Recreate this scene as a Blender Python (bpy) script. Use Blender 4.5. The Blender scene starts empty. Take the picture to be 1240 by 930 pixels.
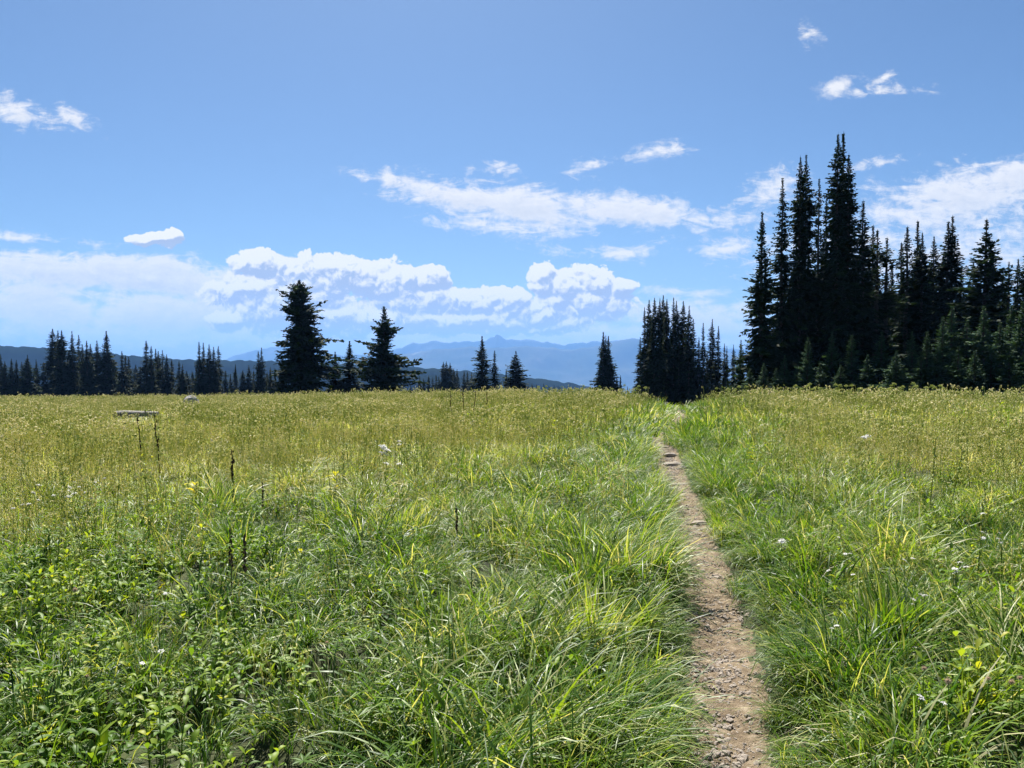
import bpy, math, random
import numpy as np
from mathutils import Vector

random.seed(7)
RNG = np.random.default_rng(7)
PI = math.pi
scene = bpy.context.scene
COL = scene.collection
EYE = 1.7
F = 940.0            # focal length of the photograph in its own pixels (1240 wide)
HOR = 432.0          # level line of the photograph
PITCH = -math.atan((465 - HOR) / F)

# ------------------------------------------------------------------ helpers
def snoise(x, y, scale, seed, octaves=3):
    """smooth pseudo noise, about -1..1"""
    r = np.random.default_rng(seed)
    out = np.zeros(np.broadcast(x, y).shape)
    amp, tot = 1.0, 0.0
    for o in range(octaves):
        s = 0
        for k in range(4):
            a = r.uniform(0, 2 * PI); p = r.uniform(0, 2 * PI); f = r.uniform(.7, 1.4)
            s = s + np.sin((x * math.cos(a) + y * math.sin(a)) * 2 * PI * f / scale + p)
        out = out + amp * s / 2.2
        tot += amp
        amp *= .55; scale *= .47
    return out / tot

def sstep(a, b, v):
    t = np.clip((v - a) / (b - a), 0, 1)
    return t * t * (3 - 2 * t)

def mesh_np(name, V, faces, attrs=None, smooth=False):
    """V (n,3); faces: list of (m,k) int arrays; attrs: {name: per-vertex float}"""
    me = bpy.data.meshes.new(name)
    V = np.asarray(V, dtype=np.float32)
    me.vertices.add(len(V)); me.vertices.foreach_set('co', V.ravel())
    faces = [np.asarray(f, dtype=np.int32) for f in faces if len(f)]
    loops = np.concatenate([f.ravel() for f in faces])
    tot = np.concatenate([np.full(len(f), f.shape[1], dtype=np.int32) for f in faces])
    start = np.concatenate([[0], np.cumsum(tot)[:-1]]).astype(np.int32)
    me.loops.add(len(loops)); me.loops.foreach_set('vertex_index', loops)
    me.polygons.add(len(tot)); me.polygons.foreach_set('loop_start', start)
    me.polygons.foreach_set('loop_total', tot)
    if smooth:
        me.polygons.foreach_set('use_smooth', np.ones(len(tot), dtype=bool))
    for k, a in (attrs or {}).items():
        at = me.attributes.new(k, 'FLOAT', 'POINT')
        at.data.foreach_set('value', np.asarray(a, dtype=np.float32))
    me.update(calc_edges=True)
    me.validate()
    return me

def link(name, me, mat=None, parent=None, loc=None):
    o = bpy.data.objects.new(name, me); COL.objects.link(o)
    if mat is not None and not me.materials:
        me.materials.append(mat)
    if parent is not None: o.parent = parent
    if loc is not None: o.location = loc
    return o

def empty(name, loc, rz=0.0, sc=(1, 1, 1)):
    o = bpy.data.objects.new(name, None); COL.objects.link(o)
    o.location = loc; o.rotation_euler = (0, 0, rz); o.scale = sc
    o.empty_display_size = .3
    return o

def tag(o, label=None, cat=None, group=None, kind=None):
    if label: o['label'] = label
    if cat: o['category'] = cat
    if group: o['group'] = group
    if kind: o['kind'] = kind
    return o

class MB:
    """collects pieces into one mesh"""
    def __init__(s): s.V = []; s.F = []; s.n = 0; s.T = []
    def add(s, V, F, t=0.0):
        V = np.asarray(V, float)
        s.V.append(V); s.T.append(np.full(len(V), t) if np.isscalar(t) else t)
        for f in F: s.F.append(tuple(i + s.n for i in f))
        s.n += len(V)
    def tube(s, pts, rad, n=6, t=0.0, cap=True):
        pts = [Vector(p) for p in pts]; V = []; F = []
        for i, p in enumerate(pts):
            d = (pts[min(i + 1, len(pts) - 1)] - pts[max(i - 1, 0)]).normalized()
            a = d.orthogonal().normalized() if abs(d.z) < .9 else Vector((1, 0, 0))
            a = (a - d * a.dot(d)).normalized(); b = d.cross(a)
            for k in range(n):
                q = p + (a * math.cos(2 * PI * k / n) + b * math.sin(2 * PI * k / n)) * rad[i]
                V.append(q[:])
        for i in range(len(pts) - 1):
            for k in range(n):
                F.append((i * n + k, i * n + (k + 1) % n, (i + 1) * n + (k + 1) % n, (i + 1) * n + k))
        if cap:
            F.append(tuple(range(n))[::-1]); F.append(tuple((len(pts) - 1) * n + k for k in range(n)))
        s.add(V, F, t)
    def build(s, name, attr=True, smooth=True):
        me = bpy.data.meshes.new(name)
        V = np.concatenate(s.V)
        me.from_pydata(V.tolist(), [], s.F)
        at = me.attributes.new('tint', 'FLOAT', 'POINT')
        at.data.foreach_set('value', np.concatenate(s.T).astype(np.float32))
        if smooth: me.polygons.foreach_set('use_smooth', np.ones(len(me.polygons), dtype=bool))
        me.update()
        return me

# ------------------------------------------------------------------ materials
def newmat(name):
    m = bpy.data.materials.new(name); m.use_nodes = True
    nt = m.node_tree; nt.nodes.clear()
    out = nt.nodes.new('ShaderNodeOutputMaterial')
    return m, nt, out

def ramp(nt, fac, stops, interp='LINEAR'):
    r = nt.nodes.new('ShaderNodeValToRGB'); cr = r.color_ramp; cr.interpolation = interp
    while len(cr.elements) < len(stops): cr.elements.new(.5)
    for e, (p, c) in zip(cr.elements, stops):
        e.position = p; e.color = (*c, 1)
    if fac is not None: nt.links.new(fac, r.inputs['Fac'])
    return r.outputs['Color']

def math_n(nt, op, a, b=None, c=None, clamp=False):
    n = nt.nodes.new('ShaderNodeMath'); n.operation = op; n.use_clamp = clamp
    for i, v in enumerate((a, b, c)):
        if v is None: continue
        if isinstance(v, (int, float)): n.inputs[i].default_value = v
        else: nt.links.new(v, n.inputs[i])
    return n.outputs[0]

def noise_n(nt, scale, detail=4, rough=.55, vec=None, dim='3D'):
    n = nt.nodes.new('ShaderNodeTexNoise'); n.noise_dimensions = dim
    n.inputs['Scale'].default_value = scale; n.inputs['Detail'].default_value = detail
    n.inputs['Roughness'].default_value = rough
    if vec is not None: nt.links.new(vec, n.inputs['Vector'])
    return n

def leafy(name, stops, rough=.5, trans=.4, tcol=(1.0, 1.0, .55), spec=.35, inst=True):
    """leaf material: colour from the leaf's own tint, light passes through it"""
    m, nt, out = newmat(name)
    a = nt.nodes.new('ShaderNodeAttribute'); a.attribute_name = 'tint'
    fac = a.outputs['Fac']
    if inst:
        b = nt.nodes.new('ShaderNodeAttribute'); b.attribute_type = 'INSTANCER'; b.attribute_name = 'hue'
        fac = math_n(nt, 'ADD', fac, b.outputs['Fac'], clamp=True)
    col = ramp(nt, fac, stops)
    p = nt.nodes.new('ShaderNodeBsdfPrincipled')
    nt.links.new(col, p.inputs['Base Color']); p.inputs['Roughness'].default_value = rough
    p.inputs['Specular IOR Level'].default_value = spec
    t = nt.nodes.new('ShaderNodeBsdfTranslucent')
    mx = nt.nodes.new('ShaderNodeMix'); mx.data_type = 'RGBA'; mx.blend_type = 'MULTIPLY'
    mx.inputs[0].default_value = 1.0
    nt.links.new(col, mx.inputs[6]); mx.inputs[7].default_value = (*tcol, 1)
    nt.links.new(mx.outputs[2], t.inputs['Color'])
    ms = nt.nodes.new('ShaderNodeMixShader'); ms.inputs[0].default_value = trans
    nt.links.new(p.outputs[0], ms.inputs[1]); nt.links.new(t.outputs[0], ms.inputs[2])
    nt.links.new(ms.outputs[0], out.inputs['Surface'])
    return m

GRASS = leafy('grass_blades', [(0, (.018, .058, .008)), (.3, (.072, .158, .012)), (.55, (.205, .295, .026)),
                               (.75, (.39, .42, .125)), (1, (.56, .50, .33))], .44, .48, (1.22, 1.16, .48), .36)
HERB = leafy('herb_leaves', [(0, (.024, .072, .010)), (.4, (.098, .190, .022)), (.7, (.25, .34, .035)),
                             (1, (.46, .40, .05))], .48, .50, (1.4, 1.25, .4), .22)
SEED = leafy('seed_heads', [(0, (.17, .22, .04)), (.35, (.30, .38, .085)), (.7, (.62, .63, .27)),
                            (1, (.78, .75, .55))], .7, .45, (1.1, 1.0, .6), .15)
NEEDLE = leafy('fir_needles', [(0, (.008, .016, .008)), (.5, (.014, .028, .011)), (1, (.045, .080, .022))],
               .7, .22, (1, 1, .6), .08, inst=False)
NEEDLE_YOUNG = leafy('young_fir_needles', [(0, (.026, .052, .030)), (.5, (.046, .088, .044)), (1, (.085, .145, .058))],
                     .7, .22, (1, 1, .6), .1, inst=False)
PETAL = leafy('white_petals', [(0, (.62, .60, .55)), (1, (.80, .79, .78))], .6, .35, (1, 1, 1), .2, inst=False)
FLUFF = leafy('tan_fluff', [(0, (.26, .16, .10)), (1, (.62, .53, .41))], .8, .45, (1, .9, .8), .1, inst=False)
DRY = leafy('dry_stalk', [(0, (.035, .022, .014)), (.5, (.085, .050, .030)), (1, (.22, .15, .09))], .8, .05, (1, .9, .8), .1, inst=False)

def rough_mat(name, stops, scale, bump=.4, bscale=None, rough=.9, spec=.2, detail=6):
    m, nt, out = newmat(name)
    tc = nt.nodes.new('ShaderNodeTexCoord')
    v = tc.outputs['Object']
    n = noise_n(nt, scale, detail, .62, v)
    col = ramp(nt, n.outputs['Fac'], stops)
    p = nt.nodes.new('ShaderNodeBsdfPrincipled'); p.inputs['Roughness'].default_value = rough
    p.inputs['Specular IOR Level'].default_value = spec
    nt.links.new(col, p.inputs['Base Color'])
    n2 = noise_n(nt, bscale or scale * 4, 5, .6, v)
    b = nt.nodes.new('ShaderNodeBump'); b.inputs['Strength'].default_value = bump; b.inputs['Distance'].default_value = .02
    nt.links.new(n2.outputs['Fac'], b.inputs['Height']); nt.links.new(b.outputs[0], p.inputs['Normal'])
    nt.links.new(p.outputs[0], out.inputs['Surface'])
    return m

SOIL = rough_mat('meadow_soil', [(.3, (.020, .022, .010)), (.55, (.045, .055, .018)), (.75, (.09, .085, .035))], 3.0, .6, 40)
DIRT = rough_mat('trail_dirt', [(.25, (.066, .046, .027)), (.42, (.142, .104, .066)), (.56, (.205, .156, .103)), (.74, (.36, .295, .215))], 14, .9, 90)
STONE = rough_mat('trail_stone', [(.3, (.20, .165, .135)), (.55, (.34, .29, .245)), (.8, (.48, .43, .385))], 9, .5, 50)
GREYROCK = rough_mat('grey_rock', [(.3, (.16, .15, .14)), (.55, (.32, .31, .30)), (.8, (.45, .44, .42))], 5, .7, 22)
LOGWOOD = rough_mat('weathered_wood', [(.3, (.08, .073, .065)), (.5, (.17, .16, .143)), (.72, (.30, .285, .255))], 7, .9, 30)
BARK = rough_mat('fir_bark', [(.3, (.035, .028, .022)), (.6, (.075, .062, .05)), (.8, (.13, .115, .1))], 5, .8, 20)
HILLM = rough_mat('forested_hill', [(.30, (.003, .006, .005)), (.56, (.006, .010, .007)), (.66, (.010, .015, .008)), (.74, (.040, .048, .026))], .006, 0, .02, 1.0, 0.0)  # near-black colour stands in for the shade trees cast within the canopy
MOUNT = rough_mat('mountain_side', [(.35, (.03, .045, .03)), (.6, (.07, .075, .055)), (.8, (.22, .21, .20))], .0012, 0, .01, 1.0, 0.0)

# ------------------------------------------------------------------ terrain
PY = [-4, 1.5, 3.2, 3.68, 4.77, 5.81, 6.75, 7.95, 9.86, 11.7, 14.5, 15.9, 17.6, 19.4, 22.8, 27.6, 34, 46, 70]
PX = [.2, .72, .92, 1.04, 1.31, 1.50, 1.67, 1.88, 2.20, 2.45, 2.93, 3.07, 3.28, 3.85, 4.83, 6.05, 7.2, 9.5, 15]
_py = np.linspace(-4, 70, 1500)
_px = np.interp(_py, PY, PX)
_k = np.hanning(25); _k /= _k.sum()
_pxs = np.convolve(np.pad(_px, 12, mode='edge'), _k, 'valid')
def path_x(y): return np.interp(y, _py, _pxs)
def path_d(x, y):
    d = np.abs(x - path_x(y)) * .95
    return np.where((y > 60) | (y < -3.5), 9.0, d)

CX = [-400, -160, -100, -60, -35, -22, -12, -5, 0, 6, 12, 30, 60, 400]
CD = [210, 165, 140, 112, 86, 66, 54, 46, 38, 29, 24.5, 19, 17, 17]
_cx = np.linspace(-400, 400, 1601); _cd = np.interp(_cx, CX, CD)
_k2 = np.hanning(31); _k2 /= _k2.sum()
_cds = np.convolve(np.pad(_cd, 15, mode='edge'), _k2, 'valid')
def crest_d(x): return np.interp(x, _cx, _cds)
def terrain(x, y):
    x = np.asarray(x, float); y = np.asarray(y, float)
    D = crest_d(x)
    e = np.interp(x, [-60, -20, 0, 8, 30], [.0555, .0535, .0470, .0500, .0530])
    zc = EYE - e * D - .34
    f = np.clip(y / D, 0, 1.0)
    z = zc * f ** 1.25
    dy = y - D
    soft = .5 * (dy + np.sqrt(dy * dy + 25.0))
    z = z - .066 * soft * sstep(0, 8, y)
    far = np.clip(y - 190, 0, None)
    z = z - np.minimum(.0009 * far ** 2, .22 * far)
    z = np.maximum(z, -950 + 0 * z)
    near = sstep(160, 40, np.hypot(x, y))
    z = z + near * (.05 * snoise(x, y, 6.0, 11, 2) + .018 * snoise(x, y, 1.5, 12, 2))
    z = z + .08 * sstep(28, 12, np.hypot(x, y)) * sstep(.5, 1.0, path_d(x, y)) * snoise(x, y, 1.0, 14, 2)
    z = z + sstep(18, 34, y) * sstep(260, 120, y) * .13 * snoise(x, y, 15.0, 13, 2)
    pd = path_d(x, y)
    z = z - .075 * np.exp(-(pd / .30) ** 2) * near - sstep(17, 24, y) * .16 * np.exp(-(pd / 1.0) ** 2) * near
    return z

def pix_dir(px, py):
    cx = (px - 620) / F; cy = -(py - 465) / F
    return np.array([cx, math.cos(PITCH) - cy * math.sin(PITCH), math.sin(PITCH) + cy * math.cos(PITCH)])

def ray_hit(px, py, h=0.0, tmax=160):
    """where the sight line meets the surface h above the ground"""
    d = pix_dir(px, py)
    t = np.linspace(1.5, tmax, 6000)
    g = EYE + d[2] * t - terrain(d[0] * t, d[1] * t) - h
    i = np.argmax(g < 0) if (g < 0).any() else len(t) - 1
    return d[0] * t[i], d[1] * t[i]

def build_ground():
    ang = np.concatenate([np.linspace(-58, 58, 520), np.linspace(58, 302, 64)[1:-1]]) * PI / 180
    rad = np.concatenate([[.25], np.geomspace(.5, 60, 300), np.geomspace(60, 18000, 90)[1:]])
    A, R = np.meshgrid(ang, rad)
    X = R * np.sin(A); Y = R * np.cos(A)
    Z = terrain(X, Y)
    na, nr = len(ang), len(rad)
    V = np.stack([X, Y, Z], -1).reshape(-1, 3)
    i, j = np.meshgrid(np.arange(nr - 1), np.arange(na), indexing='ij')
    a = i * na + j; b = i * na + (j + 1) % na
    F_ = np.stack([a, a + na, b + na, b], -1).reshape(-1, 4)
    c = len(V); V = np.vstack([V, [0, 0, float(terrain(0, 0))]])
    tri = np.stack([np.arange(na), (np.arange(na) + 1) % na, np.full(na, c)], -1)
    me = mesh_np('ground', V, [F_, tri], smooth=True)
    tag(link('ground', me, SOIL), kind='structure')
build_ground()

def build_path():
    ys = np.concatenate([np.arange(-1.5, 8, .022), np.arange(8, 20, .045), np.arange(20, 55, .12)])
    us = np.linspace(-1, 1, 31)
    U, Y = np.meshgrid(us, ys)
    half = .225 + .035 * snoise(Y, U * .3, 1.3, 21, 3)
    X = path_x(Y) + U * half + .02 * snoise(Y, U, .5, 22, 2) * np.abs(U)
    Z = terrain(X, Y) + .007 + .010 * snoise(X, Y, .35, 23, 3) * (1 - U ** 4) + .006 * snoise(X, Y, .09, 24, 2) * (1 - U ** 4) - .012 * U ** 6
    n = len(us)
    i, j = np.meshgrid(np.arange(len(ys) - 1), np.arange(n - 1), indexing='ij')
    a = i * n + j
    F_ = np.stack([a, a + 1, a + n + 1, a + n], -1).reshape(-1, 4)
    me = mesh_np('path', np.stack([X, Y, Z], -1).reshape(-1, 3), [F_], smooth=True)
    tag(link('path', me, DIRT), kind='structure')
build_path()

# ------------------------------------------------------------------ distant land
def range_mesh(name, Y, pts, mat, fore, amp, nscale, base=-950, jag=0.0, seed=1):
    """a mountain range: its skyline at distance Y, long front and back slopes"""
    P = np.array(pts, float)
    xs_px = np.concatenate([np.linspace(-900, -5, 120), np.linspace(0, 1240, 600), np.linspace(1245, 2200, 120)])
    yy = np.interp(xs_px, P[:, 0], P[:, 1])
    X = (xs_px - 620) / F * Y
    top = EYE + (HOR - yy) / F * Y
    top = top + jag * snoise(X, X * 0, 420 * Y / 13000, seed, 4)
    vs = np.concatenate([np.linspace(-.5, 0, 8)[:-1], np.linspace(0, 1, 46)])
    U, Vv = np.meshgrid(np.arange(len(X)), vs)
    XX = X[U]; T = top[U]
    YY = Y - fore * Vv
    prof = np.where(Vv < 0, 1 + 1.2 * Vv, (1 - Vv) ** 1.15)
    Z = base + (T - base) * prof
    Z = Z + amp * snoise(XX, YY, nscale, seed + 1, 4) * np.clip(np.abs(Vv) * 6, 0, 1) - amp * .8 * np.clip(np.abs(Vv) * 6, 0, 1)
    Z = Z + jag * 2.2 * snoise(XX, YY, nscale * .16, seed + 2, 4)
    n = len(X)
    i, j = np.meshgrid(np.arange(len(vs) - 1), np.arange(n - 1), indexing='ij')
    a = i * n + j
    F_ = np.stack([a, a + 1, a + n + 1, a + n], -1).reshape(-1, 4)
    me = mesh_np(name, np.stack([XX, YY, Z], -1).reshape(-1, 3), [F_], smooth=False)
    return tag(link(name, me, mat), kind='structure')

FAR1 = [(-900, 425), (-200, 428), (268, 437), (285, 430), (310, 424), (330, 420), (350, 419), (380, 424), (410, 430), (440, 430), (470, 425), (486, 421), (495, 417),
        (500, 415.5), (506, 417), (514, 415.5), (523, 414), (528, 412), (535, 415), (539, 414), (545, 415), (560, 413.5), (566, 413), (575, 414.5), (590, 411.5),
        (598, 408.5), (601, 405.5), (606, 406), (610, 409), (614, 411.5), (618, 410.5), (624, 412), (640, 411), (650, 413), (657, 414.5), (662, 414), (672, 416.5),
        (685, 418), (694, 416), (702, 414.5), (712, 415), (725, 413), (745, 412.5), (765, 410.5), (778, 411), (800, 414), (840, 418), (880, 422), (1000, 428), (1240, 424), (2200, 430)]
FAR2 = [(-900, 440), (250, 445), (400, 438), (480, 430), (520, 424), (560, 420), (600, 421), (640, 419), (690, 423), (720, 420), (738, 414.5), (752, 411.5), (768, 410), (790, 412), (830, 420), (900, 430), (1240, 436), (2200, 440)]
HILL = [(-900, 404), (-300, 412), (0, 418), (25, 419.5), (60, 421), (100, 426), (150, 430), (200, 434), (250, 436), (330, 438), (400, 440), (500, 445), (550, 448), (606, 452.5), (640, 457), (675, 462), (712, 468), (760, 478), (900, 500), (1240, 520), (2200, 520)]
HILL2 = [(-900, 440), (0, 446), (200, 452), (400, 452), (480, 452), (540, 457), (600, 461), (640, 465), (690, 472), (740, 482), (900, 510), (2200, 530)]
range_mesh('mountains', 14500, FAR1, MOUNT, 2600, 110, 1700, jag=9, seed=31)
range_mesh('mountain_foothills', 11000, FAR2, MOUNT, 3500, 90, 1500, jag=6, seed=41)
range_mesh('hills', 2300, HILL, HILLM, 1000, 18, 300, jag=1.6, seed=51)
range_mesh('lower_hills', 1750, HILL2, HILLM, 800, 14, 230, jag=1.6, seed=61)

# ------------------------------------------------------------------ instanced ground cover (stuff)
def lib(name, meshes, mat):
    c = bpy.data.collections.new(name)
    for me in meshes:
        if not me.materials: me.materials.append(mat)
        o = bpy.data.objects.new(me.name, me); c.objects.link(o)
    return c

def scatter(name, coll, P, rot, scl, idx, hue, label):
    n = len(P)
    me = bpy.data.meshes.new(name)
    me.vertices.add(n); me.vertices.foreach_set('co', np.asarray(P, np.float32).ravel())
    for nm, ty, key, d in (('rot', 'FLOAT_VECTOR', 'vector', rot), ('scl', 'FLOAT_VECTOR', 'vector', scl),
                           ('idx', 'INT', 'value', idx), ('hue', 'FLOAT', 'value', hue)):
        a = me.attributes.new(nm, ty, 'POINT')
        a.data.foreach_set(key, np.asarray(d, np.int32 if ty == 'INT' else np.float32).ravel())
    o = link(name, me)
    ng = bpy.data.node_groups.new(name + '_nodes', 'GeometryNodeTree')
    ng.interface.new_socket('Geometry', in_out='INPUT', socket_type='NodeSocketGeometry')
    ng.interface.new_socket('Geometry', in_out='OUTPUT', socket_type='NodeSocketGeometry')
    N = ng.nodes; L = ng.links
    gi = N.new('NodeGroupInput'); go = N.new('NodeGroupOutput')
    ins = N.new('GeometryNodeInstanceOnPoints')
    ci = N.new('GeometryNodeCollectionInfo'); ci.inputs['Collection'].default_value = coll
    ci.inputs['Separate Children'].default_value = True; ci.inputs['Reset Children'].default_value = True
    def attr(nm, ty):
        a = N.new('GeometryNodeInputNamedAttribute'); a.data_type = ty; a.inputs['Name'].default_value = nm
        return a.outputs['Attribute']
    e2r = N.new('FunctionNodeEulerToRotation'); L.new(attr('rot', 'FLOAT_VECTOR'), e2r.inputs[0])
    L.new(gi.outputs[0], ins.inputs['Points']); L.new(ci.outputs[0], ins.inputs['Instance'])
    ins.inputs['Pick Instance'].default_value = True
    L.new(attr('idx', 'INT'), ins.inputs['Instance Index'])
    L.new(e2r.outputs[0], ins.inputs['Rotation']); L.new(attr('scl', 'FLOAT_VECTOR'), ins.inputs['Scale'])
    L.new(ins.outputs[0], go.inputs[0])
    md = o.modifiers.new('scatter', 'NODES'); md.node_group = ng
    tag(o, label, name.replace('_', ' '), kind='stuff')
    return o

def blades(n, rad, lmin, lmax, lean0, bend, wmin, wmax, seg, tint, tvar, comb=None, seed=0, stub=0):
    """n arching grass blades as one mesh"""
    r = np.random.default_rng(seed)
    q = np.sqrt(r.random(n)) * rad; a = r.random(n) * 2 * PI
    bx, by = q * np.cos(a), q * np.sin(a)
    az = a + r.normal(0, .7, n)
    if comb is not None:
        az = np.where(r.random(n) < .8, r.normal(0, comb, n), az)
    L = r.uniform(lmin, lmax, n); w = r.uniform(wmin, wmax, n)
    th0 = np.abs(r.normal(lean0, .18, n)); bd = bend * r.uniform(.4, 1.35, n)
    tw = r.normal(0, .5, n)
    P = np.zeros((n, seg + 1, 3)); P[:, 0, 0] = bx; P[:, 0, 1] = by; P[:, 0, 2] = -.02
    for k in range(seg):
        s = (k + .5) / seg
        th = th0 + bd * s ** 1.4
        ds = L / seg
        hz = np.sin(th) * ds
        P[:, k + 1, 0] = P[:, k, 0] + hz * np.cos(az + .25 * tw * s)
        P[:, k + 1, 1] = P[:, k, 1] + hz * np.sin(az + .25 * tw * s)
        P[:, k + 1, 2] = P[:, k, 2] + np.cos(th) * ds
    prof = np.array([.7, 1.0, .95, .8, .55, .1]) if seg == 5 else np.interp(np.linspace(0, 1, seg + 1), [0, .3, .7, 1], [.7, 1, .75, .1])
    sx = np.stack([-np.sin(az + tw), np.cos(az + tw), .25 * np.sin(tw * 3)], -1)
    off = sx[:, None, :] * (w[:, None] * prof[None, :] * .5)[..., None]
    V = np.stack([P - off, P + off], 2).reshape(n, -1, 3)      # per blade: (seg+1)*2
    m = (seg + 1) * 2
    base = np.arange(n)[:, None] * m
    k = np.arange(seg)[None, :] * 2
    a0 = base + k
    Fq = np.stack([a0, a0 + 1, a0 + 3, a0 + 2], -1).reshape(-1, 4)
    t = np.clip(r.normal(tint, tvar, n), 0, 1)
    dry = r.random(n) < .13
    t = np.where(dry, r.uniform(.84, 1.0, n), t)
    return mesh_np('grass_tuft', V.reshape(-1, 3), [Fq], {'tint': np.repeat(t, m)}, smooth=True)

tufts = []
for k in range(4):   # 0-3 round arching tufts
    tufts.append(blades(60, .12, .22, .50, .28, 1.9, .0042, .0100, 5, .40, .15, None, 100 + k))
for k in range(4):   # 4-7 combed over to +x
    tufts.append(blades(72, .13, .24, .54, .45, 1.95, .0038, .0080, 5, .43, .14, .55, 110 + k))
for k in range(2):   # 8-9 short fill
    tufts.append(blades(50, .15, .10, .26, .3, 1.1, .005, .010, 4, .30, .14, None, 120 + k))
for k in range(2):   # 10-11 pale bluish green upright
    tufts.append(blades(48, .09, .25, .46, .2, .9, .006, .012, 5, .50, .12, None, 130 + k))
for k in range(3):   # 12-14 coarse far tufts
    tufts.append(blades(40, .30, .18, .44, .28, 1.1, .012, .022, 3, .42, .16, None, 140 + k))
for me in tufts: pass
TUFTS = lib('grass_tufts', tufts, GRASS)

LOGP = ray_hit(166, 508); BOUL = ray_hit(231, 497)
def clearing(x, y):
    """0 where the log and the boulder keep the tall grass away, else 1"""
    c = np.ones_like(x)
    for (a, b), w in ((LOGP, 1.3), (BOUL, 1.0)):
        u = (y - b) / max(b, 1); side = np.abs(x - a * (1 + u))
        c = np.where((side < w) & (y > b - 7) & (y < b + .6), 0, c)
    return c
def ring_points(r0, r1, dens, az=52, seed=0):
    r = np.random.default_rng(seed)
    a = az * PI / 180
    n = int(dens * a * (r1 * r1 - r0 * r0))
    R = np.sqrt(r.uniform(r0 * r0, r1 * r1, n)); A = r.uniform(-a, a, n)
    x, y = R * np.sin(A), R * np.cos(A)
    keep = y < crest_d(x) + 9
    return x[keep], y[keep]

def gold(x, y):
    """how dry and seedy the meadow is there (0 lush, 1 golden)"""
    r = np.hypot(x, y)
    pd = np.abs(x - path_x(np.clip(y, 0, 60)))
    left = sstep(7.0, 18.0, r + 4.0 * sstep(-.5, -6, x) + 2.0 * snoise(x, y, 5, 71, 2))
    right = .78 * sstep(5.5, 16, r + 1.5 * snoise(x, y, 5, 73, 2))
    g = np.where(x < path_x(np.clip(y, 0, 60)), left, right)
    g = g * sstep(.2, 2.2 + .06 * r, pd)
    g = g + .42 * snoise(x, y, 7.5, 72, 3) * sstep(3, 10, r)
    return np.clip(g, 0, 1)

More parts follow.
